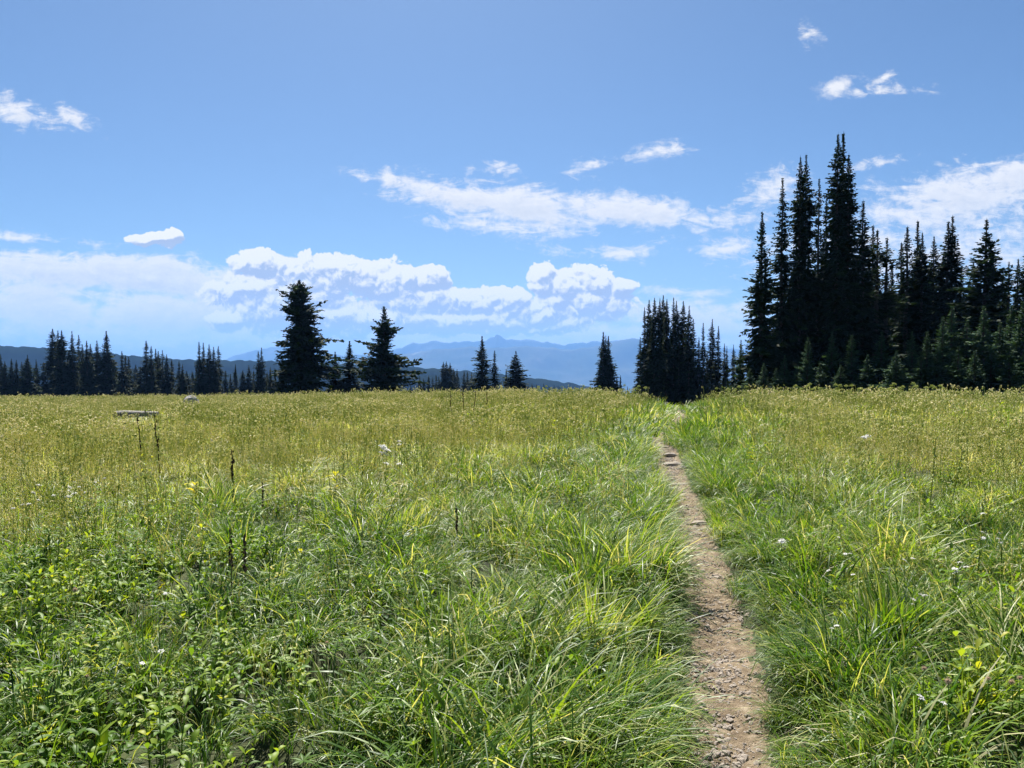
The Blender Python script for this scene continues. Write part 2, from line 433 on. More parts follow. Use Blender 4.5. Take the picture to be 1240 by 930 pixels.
def herb_amount(x, y):
    """share of leafy plants among the grass"""
    px = path_x(y); pd = path_d(x, y)
    patch = snoise(x, y, 2.4, 91, 3)
    q = x / np.maximum(y, .5)
    leftness = sstep(-.02, -.28, q + .10 * patch) * sstep(10, 5.5, y + 1.0 * patch)
    a = np.where(x < px, .13 + .80 * leftness, .30 + .28 * sstep(2.0, 3.4, x - px)) * sstep(-.7, .6, patch + .35)
    return a * sstep(.45, .9, pd) * sstep(19, 10, np.hypot(x, y))
def build_grass():
    X = []; Y = []; Z0 = []
    for (r0, r1, dens, sd) in ((1.0, 6, 54, 1), (6, 11, 44, 2), (11, 20, 26, 3)):
        x, y = ring_points(r0, r1, dens, 54 if r0 > 5 else 62, sd); X.append(x); Y.append(y)
    nn = sum(len(x) for x in X)
    for (r0, r1, dens, sd) in ((17, 40, 12, 4), (40, 75, 5.5, 5), (75, 170, 2.4, 6)):
        x, y = ring_points(r0, r1, dens, 44, sd); X.append(x); Y.append(y)
    x = np.concatenate(X); y = np.concatenate(Y)
    near = np.arange(len(x)) < nn
    pd = path_d(x, y)
    r = np.random.default_rng(5)
    lim = .225 + .04 * snoise(y, x * 0, 1.1, 77, 3)
    keep = pd > np.where(near, lim, lim + .22)
    x, y, near, pd = x[keep], y[keep], near[keep], pd[keep]
    cl0 = .6 * snoise(x, y, 2.2, 81, 2) + .7 * snoise(x, y, .75, 86, 2)
    hollow = sstep(-.05, -.55, cl0) * sstep(22, 10, np.hypot(x, y)) * sstep(.4, .8, pd)
    keep = r.random(len(x)) > .80 * hollow + .35 * herb_amount(x, y)
    x, y, near, pd = x[keep], y[keep], near[keep], pd[keep]
    n = len(x)
    g = gold(x, y)
    R = np.hypot(x, y)
    side = np.sign(x - path_x(y))                    # +1: right of the trail
    u = r.random(n)
    clump = .6 * snoise(x, y, 2.2, 81, 2) + .7 * snoise(x, y, .75, 86, 2)
    lush = sstep(1.6 + .5 * clump, .3, pd)           # long combed grass along the trail
    grassy = np.clip(lush + .5 + .6 * clump, 0, 1)
    idx = np.where(u < .45 * grassy + .1, r.integers(4, 8, n), np.where(u < .85, r.integers(0, 4, n), r.integers(8, 10, n)))
    pale = (snoise(x, y, 1.3, 82, 2) > .62) & (r.random(n) < .6)
    idx = np.where(pale, r.integers(10, 12, n), idx)
    idx = np.where(near, idx, r.integers(12, 15, n))
    # direction the grass leans: over the trail beside it, else wandering
    flow = 1.3 * snoise(x, y, 3.2, 83, 2) * PI + .6
    toward = np.where(side > 0, PI, 0.0) - .5 * side * -1 * .6
    rz = np.where(lush > .35, toward + r.normal(0, .45, n), flow + r.normal(0, .6, n))
    s = r.uniform(.72, 1.22, n) * (1 + .42 * np.clip(clump, -1, 1))
    s = np.where(pd < .42, s * .62, s)
    s = s * (1 - .38 * herb_amount(x, y))
    s = s * np.where(near, 1.0, 1.12) * (1 - .22 * g)
    sz = s * r.uniform(.85, 1.15, n)
    # trodden gap where the path goes over the crest
    sz = np.where((y > 19) & (pd < .8), sz * .6, sz)
    sz = sz * (.5 + .5 * clearing(x, y))
    hue = -.07 + .31 * g + .10 * snoise(x, y, 1.1, 84, 2) + r.normal(0, .035, n) - .13 * sstep(.15, .8, snoise(x, y, 9, 85, 2))
    hue = hue + .05 * g * (x < 0) + .09 * clump - .06 * lush - .10 * sstep(.25, .8, snoise(x, y, 13, 87, 2)) * sstep(12, 20, R) + .11 * snoise(x, y, 3.1, 88, 3)
    P = np.stack([x, y, terrain(x, y) - .01], -1)
    rot = np.stack([r.normal(0, .07, n), r.normal(0, .07, n), rz], -1)
    scatter('grass', TUFTS, P, rot, np.stack([s, s, sz], -1), idx, hue,
            'dense green to golden meadow grass in arching tufts over the whole slope')
    return n
NG = build_grass()

def leaf(mb, base, az, el, L, W, t, fold=.25, droop=.5):
    """a lance-shaped leaf, folded along its midrib and drooping"""
    d = np.array([math.cos(az) * math.cos(el), math.sin(az) * math.cos(el), math.sin(el)])
    sd = np.array([-math.sin(az), math.cos(az), 0])
    st = [(0, .12), (.25, .8), (.5, 1.0), (.75, .7), (1, .04)]
    V = []
    for s, w in st:
        p = base + d * L * s - np.array([0, 0, droop * L * s * s])
        up = np.array([0, 0, fold * W * w * .5])
        V += [p - sd * W * w * .5 + up, p, p + sd * W * w * .5 + up]
    Fc = []
    for k in range(4):
        a = k * 3
        Fc += [(a, a + 1, a + 4, a + 3), (a + 1, a + 2, a + 5, a + 4)]
    mb.add(V, Fc, t)

def herb_mesh(kind, seed):
    r = random.Random(seed); mb = MB()
    if kind == 'valerian':        # several leafy stems
        for s in range(r.randint(4, 6)):
            a = r.uniform(0, 2 * PI); q = r.uniform(.01, .11); h = r.uniform(.16, .36)
            ln = r.uniform(.02, .12)
            p0 = np.array([q * math.cos(a), q * math.sin(a), 0]); p1 = p0 + np.array([ln * math.cos(a), ln * math.sin(a), h])
            mb.tube([p0, p0 * .5 + p1 * .5, p1], [.003, .0025, .0018], 4, .4)
            az = r.uniform(0, 2 * PI); t0 = r.gauss(.42, .1)
            for k in range(4):
                f = .3 + .7 * k / 3
                for sgn in (0, PI):
                    sz = (1.1 - .35 * f) * r.uniform(.8, 1.2)
                    leaf(mb, p0 + (p1 - p0) * f, az + sgn + r.gauss(0, .25), r.uniform(.3, 1.1), .078 * sz, .028 * sz,
                         min(1, max(0, t0 + r.gauss(0, .07))), .3, r.uniform(.1, .6))
                az += PI / 2
    elif kind == 'rosette':       # broad long leaves rising from the base (arnica, dock)
        for k in range(r.randint(9, 13)):
            a = r.uniform(0, 2 * PI)
            L = r.uniform(.13, .26)
            leaf(mb, np.array([.02 * math.cos(a), .02 * math.sin(a), 0]), a, r.uniform(.7, 1.4), L, L * r.uniform(.14, .25),
                 min(1, max(0, r.gauss(.40, .12))), .4, r.uniform(.3, .8))
    elif kind == 'lupine':        # palmate leaf fans
        for s in range(r.randint(6, 9)):
            a = r.uniform(0, 2 * PI); q = r.uniform(.02, .12); h = r.uniform(.14, .32)
            c = np.array([q * math.cos(a) * 1.6, q * math.sin(a) * 1.6, h])
            mb.tube([c * np.array([.3, .3, 0]), c], [.002, .0015], 3, .4)
            t0 = r.gauss(.34, .08)
            for k in range(7):
                leaf(mb, c, a + 2 * PI * k / 7, r.uniform(.2, .8), r.uniform(.045, .07), .012, min(1, max(0, t0)), .5, .2)
    return mb.build('herb_plant')
herbs = [herb_mesh(k, 200 + i) for i, k in enumerate(['valerian'] * 4 + ['rosette'] * 3 + ['lupine'] * 3)]
HERBS = lib('herb_plants', herbs, HERB)

def build_herbs():
    xs = []; ys = []
    for (r0, r1, dens, sd) in ((1.2, 7, 44, 21), (7, 13, 22, 22), (13, 26, 8, 23)):
        x, y = ring_points(r0, r1, dens, 56, sd); xs.append(x); ys.append(y)
    x = np.concatenate(xs); y = np.concatenate(ys)
    r = np.random.default_rng(6)
    pd = path_d(x, y); R = np.hypot(x, y)
    pr = herb_amount(x, y)
    k = r.random(len(x)) < pr
    x, y, R = x[k], y[k], R[k]; n = len(x)
    kind = snoise(x, y, 1.6, 92, 2) + r.normal(0, .4, n)
    idx = np.where(kind < .15, r.integers(0, 4, n), np.where(kind < .55, r.integers(4, 7, n), r.integers(7, 10, n)))
    s = r.uniform(.6, 1.1, n)
    hue = .05 + r.normal(0, .08, n) + .10 * snoise(x, y, 1.0, 93, 2) + .12 * gold(x, y) + (r.random(n) < .015) * .12
    P = np.stack([x, y, terrain(x, y) - .01], -1)
    scatter('herbs', HERBS, P, np.stack([r.normal(0, .1, n), r.normal(0, .1, n), r.uniform(0, 6.28, n)], -1),
            np.stack([s, s, s * r.uniform(.9, 1.25, n)], -1), idx, hue,
            'low broad-leaved meadow herbs growing among the grass')
build_herbs()

def blob(mb, c, rad, t, r, squash=.8):
    """small irregular eight-faced seed tuft"""
    V = [(rad, 0, 0), (-rad, 0, 0), (0, rad, 0), (0, -rad, 0), (0, 0, rad * squash), (0, 0, -rad * squash)]
    V = [np.array(v) * r.uniform(.7, 1.3) + c for v in V]
    mb.add(V, [(0, 2, 4), (2, 1, 4), (1, 3, 4), (3, 0, 4), (2, 0, 5), (1, 2, 5), (3, 1, 5), (0, 3, 5)], t)

def umbel(mb, top, w, n, r, t):
    for k in range(n):
        a = 2.4 * k; q = w * math.sqrt((k + .5) / n)
        c = top + np.array([q * math.cos(a), q * math.sin(a), w * .5 - q * .55 * (q / w) + r.gauss(0, w * .1)])
        mb.tube([top - np.array([0, 0, .02]), c], [.0012, .0008], 3, .35, cap=False)
        blob(mb, c, w * r.uniform(.16, .26), min(1, max(0, t + r.gauss(0, .1))), r)

def seed_mesh(kind, seed):
    r = random.Random(seed); mb = MB()
    for s in range({'umbel': 4, 'grass': 9, 'far': 14, 'spike': 2}[kind]):
        a = r.uniform(0, 2 * PI); q = r.uniform(.03, .38 if kind == 'far' else .2)
        h = r.uniform(.36, .62); ln = r.uniform(0, .12); b = r.uniform(0, 6.28)
        p0 = np.array([q * math.cos(a), q * math.sin(a), 0]); p1 = p0 + np.array([ln * math.cos(b), ln * math.sin(b), h])
        pm = (p0 + p1) / 2 + np.array([ln * .2, 0, 0])
        if kind == 'umbel':
            mb.tube([p0, pm, p1], [.0028, .0024, .0018], 3, r.uniform(.2, .5), cap=False)
            umbel(mb, p1, r.uniform(.022, .042), 9, r, r.uniform(.5, .85))
            if r.random() < .6:
                p2 = p0 + (p1 - p0) * .72; e = p2 + np.array([r.gauss(0, .04), r.gauss(0, .04), .06])
                mb.tube([p2, e], [.0015, .001], 3, .35, cap=False); umbel(mb, e, .018, 5, r, .6)
        elif kind == 'grass':    # grass seed heads: drooping little panicles
            mb.tube([p0, pm, p1], [.0014, .0012, .0009], 3, r.uniform(.35, .7), cap=False)
            for k in range(7):
                f = .72 + .28 * k / 6
                c = p0 + (p1 - p0) * f + np.array([r.gauss(0, .012), r.gauss(0, .012), 0])
                blob(mb, c, r.uniform(.005, .009), r.uniform(.5, .9), r, 2.0)
        elif kind == 'far':
            mb.tube([p0, p1], [.0035, .0025], 3, r.uniform(.25, .6), cap=False)
            for k in range(2):
                blob(mb, p1 + np.array([r.gauss(0, .014), r.gauss(0, .014), -.02 * k]), r.uniform(.010, .023), r.uniform(.35, 1.0), r, .9)
        else:                    # dried brownish spike
            mb.tube([p0, p1], [.003, .002], 4, .1, cap=False)
            for k in range(12):
                c = p0 + (p1 - p0) * (.55 + .45 * k / 11) + np.array([r.gauss(0, .008), r.gauss(0, .008), 0])
                blob(mb, c, r.uniform(.006, .012), r.uniform(.45, .8), r, 1.3)
    return mb.build('seed_stems', smooth=False)
seeds = [seed_mesh(k, 300 + i) for i, k in enumerate(['umbel'] * 3 + ['grass'] * 3 + ['spike'] * 2 + ['far'] * 3)]
SEEDS = lib('seed_stem_clumps', seeds, SEED)

def build_seeds():
    xs = []; ys = []
    for (r0, r1, dens, sd) in ((3.0, 9, 14, 31), (9, 18, 16, 32), (18, 40, 6.5, 33), (40, 80, 4.5, 34), (80, 170, 2, 35)):
        x, y = ring_points(r0, r1, dens, 48, sd); xs.append(x); ys.append(y)
    x = np.concatenate(xs); y = np.concatenate(ys)
    r = np.random.default_rng(8)
    pd = path_d(x, y); R = np.hypot(x, y); g = gold(x, y)
    pr = (.12 + .9 * g) * sstep(.5, 1.4, pd)
    pr = np.where(R < 8, np.maximum(pr, .30) * .8, pr) * sstep(.55, .8, pd) * clearing(x, y)
    k = r.random(len(x)) < pr
    x, y, R, g = x[k], y[k], R[k], g[k]; n = len(x)
    u = r.random(n)
    idx = np.where(u < .45, r.integers(0, 3, n), np.where(u < .93, r.integers(3, 6, n), r.integers(6, 8, n)))
    idx = np.where(R > r.uniform(13, 26, n), r.integers(8, 11, n), idx)
    s = r.uniform(.7, 1.25, n) * (1 + .25 * snoise(x, y, 4.5, 96, 2)) * (.62 + .38 * sstep(3.5, 8, R))
    hue = r.normal(0, .13, n) + .1 * (g - .6) + .10 * snoise(x, y, 6, 97, 3)
    P = np.stack([x, y, terrain(x, y) - .01], -1)
    scatter('seed_stems', SEEDS, P, np.stack([r.normal(0, .05, n), r.normal(0, .05, n), r.uniform(0, 6.28, n)], -1),
            np.stack([s, s, s * r.uniform(.85, 1.15, n)], -1), idx, hue,
            'thin olive stems with tan seed heads hazing over the meadow')
build_seeds()

# ------------------------------------------------------------------ stones
def rock_mesh(name, seed, flat=.55, sub=3):
    import bmesh
    bm = bmesh.new(); bmesh.ops.create_icosphere(bm, subdivisions=sub, radius=1)
    r = np.random.default_rng(seed)
    planes = r.normal(size=(9, 3)); planes /= np.linalg.norm(planes, axis=1)[:, None]
    for v in bm.verts:
        p = np.array(v.co)
        for q in planes:
            d = p @ q - .72
            if d > 0: p = p - q * d * .85
        p = p * (1 + .05 * math.sin(7 * p[0] + seed) + .04 * math.sin(11 * p[1] + 2 * seed + 5 * p[2]))
        v.co = (p[0], p[1], p[2] * flat)
    me = bpy.data.meshes.new(name); bm.to_mesh(me); bm.free()
    return me
pebbles = [rock_mesh('pebble', 400 + k, .55, 1) for k in range(5)]
PEB = lib('pebbles', pebbles, STONE)
def build_gravel():
    r = np.random.default_rng(9)
    n = 15000
    y = 1.0 + (np.sort(r.random(n)) ** 1.7) * 22
    c = snoise(y, y * 0, .8, 95, 2)
    x = path_x(y) + np.clip(r.normal(0, .10, n), -.23, .23)
    s = np.exp(r.normal(math.log(.0068), .6, n)); s = np.clip(s, .002, .026) * (1 + .25 * c)
    P = np.stack([x, y, terrain(x, y) + .008], -1)
    scatter('gravel', PEB, P, r.uniform(-.5, .5, (n, 3)) + np.stack([0 * x, 0 * x, r.uniform(0, 6.28, n)], -1),
            np.stack([s, s * r.uniform(.6, 1, n), s], -1), r.integers(0, 5, n), 0 * x, 'loose pale gravel scattered along the dirt trail')
build_gravel()

def rock(px, py, w, h, label, mat=STONE, seed=1, dep=.6, rz=0, name='rock', sink=.35, cat='rock', group=None):
    x, y = ray_hit(px, py)
    me = rock_mesh(name, seed, h / w, 3); me.transform
    o = link(name, me, mat)
    S = w / 2
    o.scale = (S, S * dep, S); o.rotation_euler = (0, 0, rz)
    o.location = (x, y, float(terrain(x, y)) + h / 2 * (1 - sink * 2) + .0)
    tag(o, label, cat, group)
    return o
gp = 'stones set in the trail'
rock(803, 543, .27, .10, 'pale flat stone at the left edge where the trail bends', seed=11, rz=.2, group=gp)
rock(812, 553, .32, .11, 'pale stone forming a low step across the narrow trail', seed=12, rz=.1, group=gp)
rock(817, 564, .40, .11, 'widest pale stone in the stepped stretch of trail', seed=13, rz=-.15, group=gp)
rock(826, 568, .18, .09, 'small stone on the right beside the widest step stone', seed=14, rz=.4, group=gp)
rock(814, 582, .15, .06, 'small pale stone below the stepped stretch of trail', seed=15, rz=.4, group=gp)
rock(824, 588, .28, .07, 'low flat pale stone mid trail below the steps', seed=16, rz=-.1, group=gp)
rock(849, 636, .27, .07, 'flat pale slab lying at the right edge of the trail', seed=17, rz=.15, group=gp)
rock(866, 701, .11, .03, 'dark thin stone sunk across the middle of the trail', seed=18, rz=.1, group=gp)
rock(886, 834, .055, .03, 'fist-sized pale stone in the nearest stretch of trail', seed=19, rz=.5, group=gp)
rock(868, 835, .05, .025, 'flat pale stone on the left of the nearest trail stretch', seed=20, rz=-.4, group=gp)
rock(878, 804, .06, .03, 'long pale stone lying slantwise in the nearest trail stretch', seed=21, rz=.9, group=gp)
rock(231, 497, 1.05, 1.05, 'grey boulder in the grass before the far left trees', GREYROCK, seed=22, dep=.7, name='boulder', sink=.12, cat='boulder')

def make_log():
    x, y = ray_hit(166, 508)
    z = float(terrain(x, y))
    root = empty('fallen_log', (x, y, z), .06)
    tag(root, 'weathered grey log lying in the grass on the left', 'log')
    mb = MB(); n = 14; L = 1.62
    V = []; Fc = []; m = 18
    for i in range(m + 1):
        s = i / m
        rr = .18 - .02 * s + .008 * math.sin(9 * s)
        for k in range(n):
            a = 2 * PI * k / n
            q = rr * (1 + .06 * math.sin(5 * a + 2 * s) + .04 * math.sin(11 * a + 3))
            V.append((-L / 2 + L * s + .012 * math.sin(3 * a) * (i in (0, m)), q * math.cos(a), .15 + q * math.sin(a) + .02 * math.sin(4 * s)))
    for i in range(m):
        for k in range(n):
            Fc.append((i * n + k, (i + 1) * n + k, (i + 1) * n + (k + 1) % n, i * n + (k + 1) % n))
    mb.add(V, Fc)
    link('bark_shell', mb.build('bark_shell'), LOGWOOD, root)
    for sx, nm in ((-1, 'cut_end'), (1, 'cut_end')):
        e = MB(); c = []
        for k in range(n):
            a = 2 * PI * k / n; q = .16 if sx < 0 else .143
            c.append((sx * (L / 2 - .006), q * math.cos(a), .15 + q * math.sin(a)))
        c.append((sx * (L / 2 + .01), 0, .15))
        e.add(c, [((k + 1) % n, k, n) if sx > 0 else (k, (k + 1) % n, n) for k in range(n)])
        link(nm, e.build(nm), LOGWOOD, root)
    st = MB(); st.tube([(.3, 0, .30), (.33, -.02, .38), (.38, -.03, .42)], [.03, .022, .012], 7)
    link('branch_stub', st.build('branch_stub'), LOGWOOD, root)
make_log()

# ------------------------------------------------------------------ trees
def crown_mesh(H, prof, nb, seed, lo=.02, e0=-.42, e1=.5, tw=1.0, gap=0.0, tint=.4, lean=0.0):
    """fir crown: whorls of drooping boughs, each a spray of twigs. prof(t, az) -> bough length"""
    r = random.Random(seed)
    V = []; Fq = []; T = []
    bands = [r.gauss(0, 1) for _ in range(40)]
    def quad(p, d, l, w, t):
        sd = Vector((-d.y, d.x, 0))
        if sd.length < 1e-3: sd = Vector((1, 0, 0))
        sd.normalize()
        roll = r.gauss(0, .75)
        up = d.cross(sd)
        sd = sd * math.cos(roll) + up * math.sin(roll)
        n = len(V)
        V.extend([p[:], (p + d * l * .45 + sd * w)[:], (p + d * l)[:], (p + d * l * .45 - sd * w)[:]])
        Fq.append((n, n + 1, n + 2, n + 3)); T.extend([t] * 4)
    for i in range(nb):
        t = lo + (1 - lo) * ((i + r.random()) / nb) ** .85
        t = min(t, .995)
        az = i * 2.399 + r.gauss(0, .5)
        b = bands[int(t * 39)]
        if gap and b < -1.1 and r.random() < gap: continue
        L = prof(t, az) * r.uniform(.58, 1.14) * (1 + .12 * b)
        if r.random() < .05: L *= 1.22
        L = max(L, .05)
        e = e0 + (e1 - e0) * t ** 1.6 + r.gauss(0, .12)
        d = Vector((math.cos(az) * math.cos(e), math.sin(az) * math.cos(e), math.sin(e)))
        o = Vector((lean * t * t * H, 0, t * H))
        tt = min(1, max(0, r.gauss(tint, .16)))
        ns = max(2, int(L / (.17 * tw)))
        prev = o
        for k in range(ns):
            s = (k + .6) / ns
            p = o + d * L * s + Vector((0, 0, -.14 * L * s + .16 * L * s * s))
            for sg in (-1, 1):
                l = min(.55 * tw, (.34 * L * (1.05 - .75 * s) + .09 * tw * min(1, .3 + 6 * (1 - t)))) * r.uniform(.7, 1.25)
                a2 = az + sg * r.uniform(.5, 1.15); e2 = e + r.gauss(-.12, .3)
                dd = Vector((math.cos(a2) * math.cos(e2), math.sin(a2) * math.cos(e2), math.sin(e2)))
                quad(p, dd, l, l * r.uniform(.22, .38), min(1, max(0, tt + r.gauss(0, .08))))
        quad(o + d * L * .72, d, L * .34 + .05, .06 * tw, min(1, tt + .1))
        quad(o, d, L * .9, .07 * tw, tt)
        quad(o + d * L * .2, (d + Vector((0, 0, -.5))).normalized(), min(.5, L * .5), .10 * tw, tt)
    # leader
    quad(Vector((lean * H, 0, .955 * H)), Vector((0, 0, 1)), .055 * H, .045 * tw, .5)
    quad(Vector((lean * H, 0, .955 * H)), Vector((.1, .1, 1)).normalized(), .045 * H, .05 * tw, .5)
    return mesh_np('crown', np.array(V), [np.array(Fq)], {'tint': np.array(T)})

def trunk_mesh(H, r0, seed, lean=0.0):
    r = random.Random(seed); mb = MB()
    pts = []; rad = []
    for k in range(9):
        t = k / 8 * .985
        pts.append((lean * t * t * H + r.gauss(0, .006) * H * t * (1 - t), r.gauss(0, .006) * H * t * (1 - t), t * H - (.3 if k == 0 else 0)))
        rad.append(r0 * (1 - t) ** .9 + .012)
    mb.tube(pts, rad, 8)
    return mb.build('trunk')

def spire_prof(R, p=.9, top=.10, seed=0):
    r = random.Random(seed); ph = [r.uniform(0, 6.28) for _ in range(4)]
    def f(t, az):
        v = R * (top * (1 - t) ** .35 + (1 - top) * (1 - t) ** p)
        v *= 1 + .16 * math.sin(17 * t + ph[0] + 1.0 * math.sin(az + ph[1])) + .10 * math.sin(31 * t + ph[2] + 2 * az)
        if t < .12: v *= .75 + .25 * t / .12
        if t > .86: v *= max(.12, ((1 - t) / .14)) ** .55
        return v
    return f

ARCH = {}
def archetype(key, H, prof, nb, seed, r0=.2, n_young=False, **kw):
    c = crown_mesh(H, prof, nb, seed, **kw); c.materials.append(NEEDLE_YOUNG if n_young else NEEDLE)
    t = trunk_mesh(H, r0, seed + 1, kw.get('lean', 0)); t.materials.append(BARK)
    ARCH[key] = (c, t, H)
# slim subalpine spires, 16 m
for k in range(5):
    archetype('spire%d' % k, 16, spire_prof([1.75, 1.5, 1.95, 1.6, 1.85][k], [.95, .8, 1.05, .7, .9][k], [.16, .2, .12, .2, .15][k], 500 + k),
              [430, 400, 470, 420, 440][k], 510 + k, .19, gap=.5, e0=-.5, e1=.35, tint=.32)
# column-like, dense
for k in range(3):
    archetype('column%d' % k, 18, spire_prof([1.75, 1.95, 1.65][k], [.55, .62, .5][k], .12, 520 + k), 560, 530 + k, .24, gap=.3, e0=-.45, e1=.3, tint=.30)
# wide conical firs, 12 m
for k in range(3):
    archetype('cone%d' % k, 12, spire_prof([2.1, 2.5, 1.8][k], [.95, .9, 1.0][k], .06, 540 + k), 380, 550 + k, .2, gap=.3, e0=-.35, e1=.6, tint=.4)
# young trees, 6 m
for k in range(4):
    archetype('young%d' % k, 6, spire_prof([1.15, 1.35, .95, 1.25][k], [.9, .95, .85, .9][k], .06, 560 + k), 250, 570 + k, .08, n_young=True, tw=.62, e0=-.1, e1=.8, tint=.45)
# the two wide trees that stand alone: their left and right outlines
def side_prof(rows, H, px_h):
    tt = [1 - (r[0] - rows[0][0]) / px_h for r in rows][::-1]
    Lf = [r[1] / px_h * H for r in rows][::-1]; Rt = [r[2] / px_h * H for r in rows][::-1]
    def f(t, az):
        l = float(np.interp(t, tt, Lf)); rr = float(np.interp(t, tt, Rt)); c = math.cos(az)
        w = .5 + .5 * c
        return max(.1, l + (rr - l) * w) * (1.0 + .06 * math.sin(3 * az + 20 * t)) * 1.04
    return f
BIG = [(80, 4, 4), (112, 22, 14), (125, 58, 55), (150, 88, 72), (175, 50, 50), (190, 92, 66), (222, 60, 50), (260, 118, 60), (276, 105, 150), (310, 98, 118), (345, 66, 122), (362, 50, 84), (385, 84, 92), (410, 82, 120), (430, 70, 130), (441, 82, 198), (462, 120, 150), (480, 146, 188), (498, 130, 190), (520, 104, 150), (545, 112, 140), (600, 150, 204), (645, 165, 190), (700, 150, 182), (800, 140, 182), (860, 135, 170)]
archetype('lone_big', 14, side_prof(BIG, 14, 780), 620, 601, .3, gap=.3, e0=-.30, e1=.45, tw=1.0, tint=.42)
MED = [(280, 4, 4), (305, 18, 14), (345, 26, 24), (372, 34, 60), (402, 66, 55), (430, 94, 88), (455, 62, 84), (490, 50, 44), (520, 128, 40), (555, 100, 60), (577, 78, 112), (606, 182, 130), (650, 140, 162), (690, 130, 178), (715, 120, 150), (738, 150, 168), (780, 130, 170), (820, 128, 140), (850, 120, 130)]
archetype('lone_medium', 11, side_prof(MED, 11, 570), 340, 611, .22, gap=.3, e0=-.12, e1=.5, tw=1.0, tint=.5)
# gappy crooked-branched snag-like fir
def gappy(t, az): return 1.5 * (1 - t) ** .6 * (.35 + .8 * (math.sin(24 * t) > 0.1)) * (1 + .2 * math.sin(3 * az))
archetype('ragged', 14, gappy, 230, 621, .2, gap=.5, e0=-.1, e1=.6, tint=.4)

ORD = ['', 'first', 'second', 'third', 'fourth', 'fifth', 'sixth', 'seventh', 'eighth', 'ninth', 'tenth', 'eleventh', 'twelfth', 'thirteenth', 'fourteenth', 'fifteenth',
       'sixteenth', 'seventeenth', 'eighteenth', 'nineteenth', 'twentieth', 'twenty-first', 'twenty-second', 'twenty-third', 'twenty-fourth', 'twenty-fifth', 'twenty-sixth',
       'twenty-seventh', 'twenty-eighth', 'twenty-ninth', 'thirtieth', 'thirty-first', 'thirty-second', 'thirty-third', 'thirty-fourth', 'thirty-fifth', 'thirty-sixth']
def tree(px, ptop, dist, key, wide, label, group, rz=None, name='fir_tree'):
    c, t, H0 = ARCH[key]
    x = (px - 620) / F * dist; y = float(dist)
    z = float(terrain(x, y))
    d = pix_dir(px, ptop)
    ztop = EYE + d[2] / d[1] * dist
    H = max(1.5, ztop - z)
    s = H / H0
    if rz is None: wide *= 1.28
    root = empty(name, (x, y, z), random.uniform(0, 6.28) if rz is None else rz, (s * wide, s * wide, s))
    tag(root, label, 'tree', group)
    link('trunk', t, None, root); link('crown', c, None, root)
    return root

_sh = {'s': ['spire0', 'spire1', 'spire2', 'spire3', 'spire4'], 'k': ['column0', 'column1', 'column2'], 'c': ['cone0', 'cone1', 'cone2'],
       'y': ['young0', 'young1', 'young2', 'young3'], 'r': ['ragged']}
_cnt = {}
def stand(rows, where, group, base_d, dvar, fat=1.0):
    """rows: (px, top, shape, width factor[, distance]) sorted from left to right; every tree is labelled by look and order"""
    rows = sorted(rows, key=lambda r: r[0])
    tops = sorted(r[1] for r in rows); lo_, hi_ = tops[len(tops) // 3], tops[2 * len(tops) // 3]
    for i, row in enumerate(rows):
        px, top, sh, wd = row[:4]; wd *= fat
        D = row[4] if len(row) > 4 else base_d + dvar * random.uniform(-1, 1)
        lst = _sh[sh]; _cnt[sh] = _cnt.get(sh, -1) + 1
        key = lst[_cnt[sh] % len(lst)]
        size = 'tall' if top <= lo_ else ('mid-height' if top <= hi_ else 'short')
        look = {'s': 'slim spired fir', 'k': 'dense columnar fir', 'c': 'broad conical fir', 'y': 'young bushy fir', 'r': 'ragged gappy fir'}[sh]
        tree(px, top, D, key, wd, '%s %s, %s from left in %s' % (size, look, ORD[i + 1], where), group,
             name='young_fir' if sh == 'y' else 'fir_tree')

LEFT1 = [(-22, 432, 's', 1), (-10, 436, 's', 1), (1, 429, 's', 1.1), (6, 437, 's', 1), (14, 434.5, 'c', .7), (20, 436, 's', 1), (26.5, 438, 's', 1), (33.5, 430, 'c', .75), (44, 435, 'c', .75), (53, 439, 's', 1.2),
         (64.5, 398, 'k', .9), (71, 400, 's', .9), (75.5, 400, 'k', .8), (84, 424, 's', 1.2), (88, 401, 's', .75), (96, 405.5, 's', .8), (100, 417, 's', 1), (105.5, 412.5, 's', 1), (110, 416.5, 's', 1),
         (118, 412.5, 's', 1), (129.5, 401, 'c', .8), (138, 436, 'c', .8), (148, 425, 's', .9), (152, 430, 's', 1)]
stand(LEFT1, 'the far left treeline', 'firs along the far left edge of the meadow', 172, 9, 1.55)
LEFT2 = [(156, 432, 's', 1), (164.5, 441.5, 's', 1.2), (170, 444, 's', 1.2), (177.6, 412.5, 's', 1.1), (183.5, 419, 's', .9), (189, 422.5, 's', 1), (192, 425, 's', 1), (197, 424, 'r', .8), (202, 429, 's', 1), (208, 435, 's', 1.1),
         (217, 437, 's', 1), (221, 441, 's', 1.1), (226, 449, 's', 1.4), (233, 450, 's', 1.4)]
stand(LEFT2, 'treeline right of wide dark fir', 'firs along the far left edge of the meadow', 172, 8, 1.55)
LEFT3 = [(238, 446, 's', 1.3), (241.5, 414, 's', .75), (246.5, 415, 's', .9), (253.5, 417, 's', .8), (259, 420, 's', .9), (264.7, 419, 's', .9), (273, 449, 's', 1.2), (279, 453, 's', 1.2), (285, 441, 'c', .6), (294, 448, 's', 1.3), (301.4, 442, 's', 1.1),
         (307, 449, 's', 1.2), (313, 425, 's', .9), (317, 421, 's', .85), (323.5, 450, 's', 1.1), (327.5, 444, 's', .9), (333, 446, 's', 1)]
stand(LEFT3, 'treeline left of big lone fir', 'firs along the far left edge of the meadow', 170, 8, 1.55)

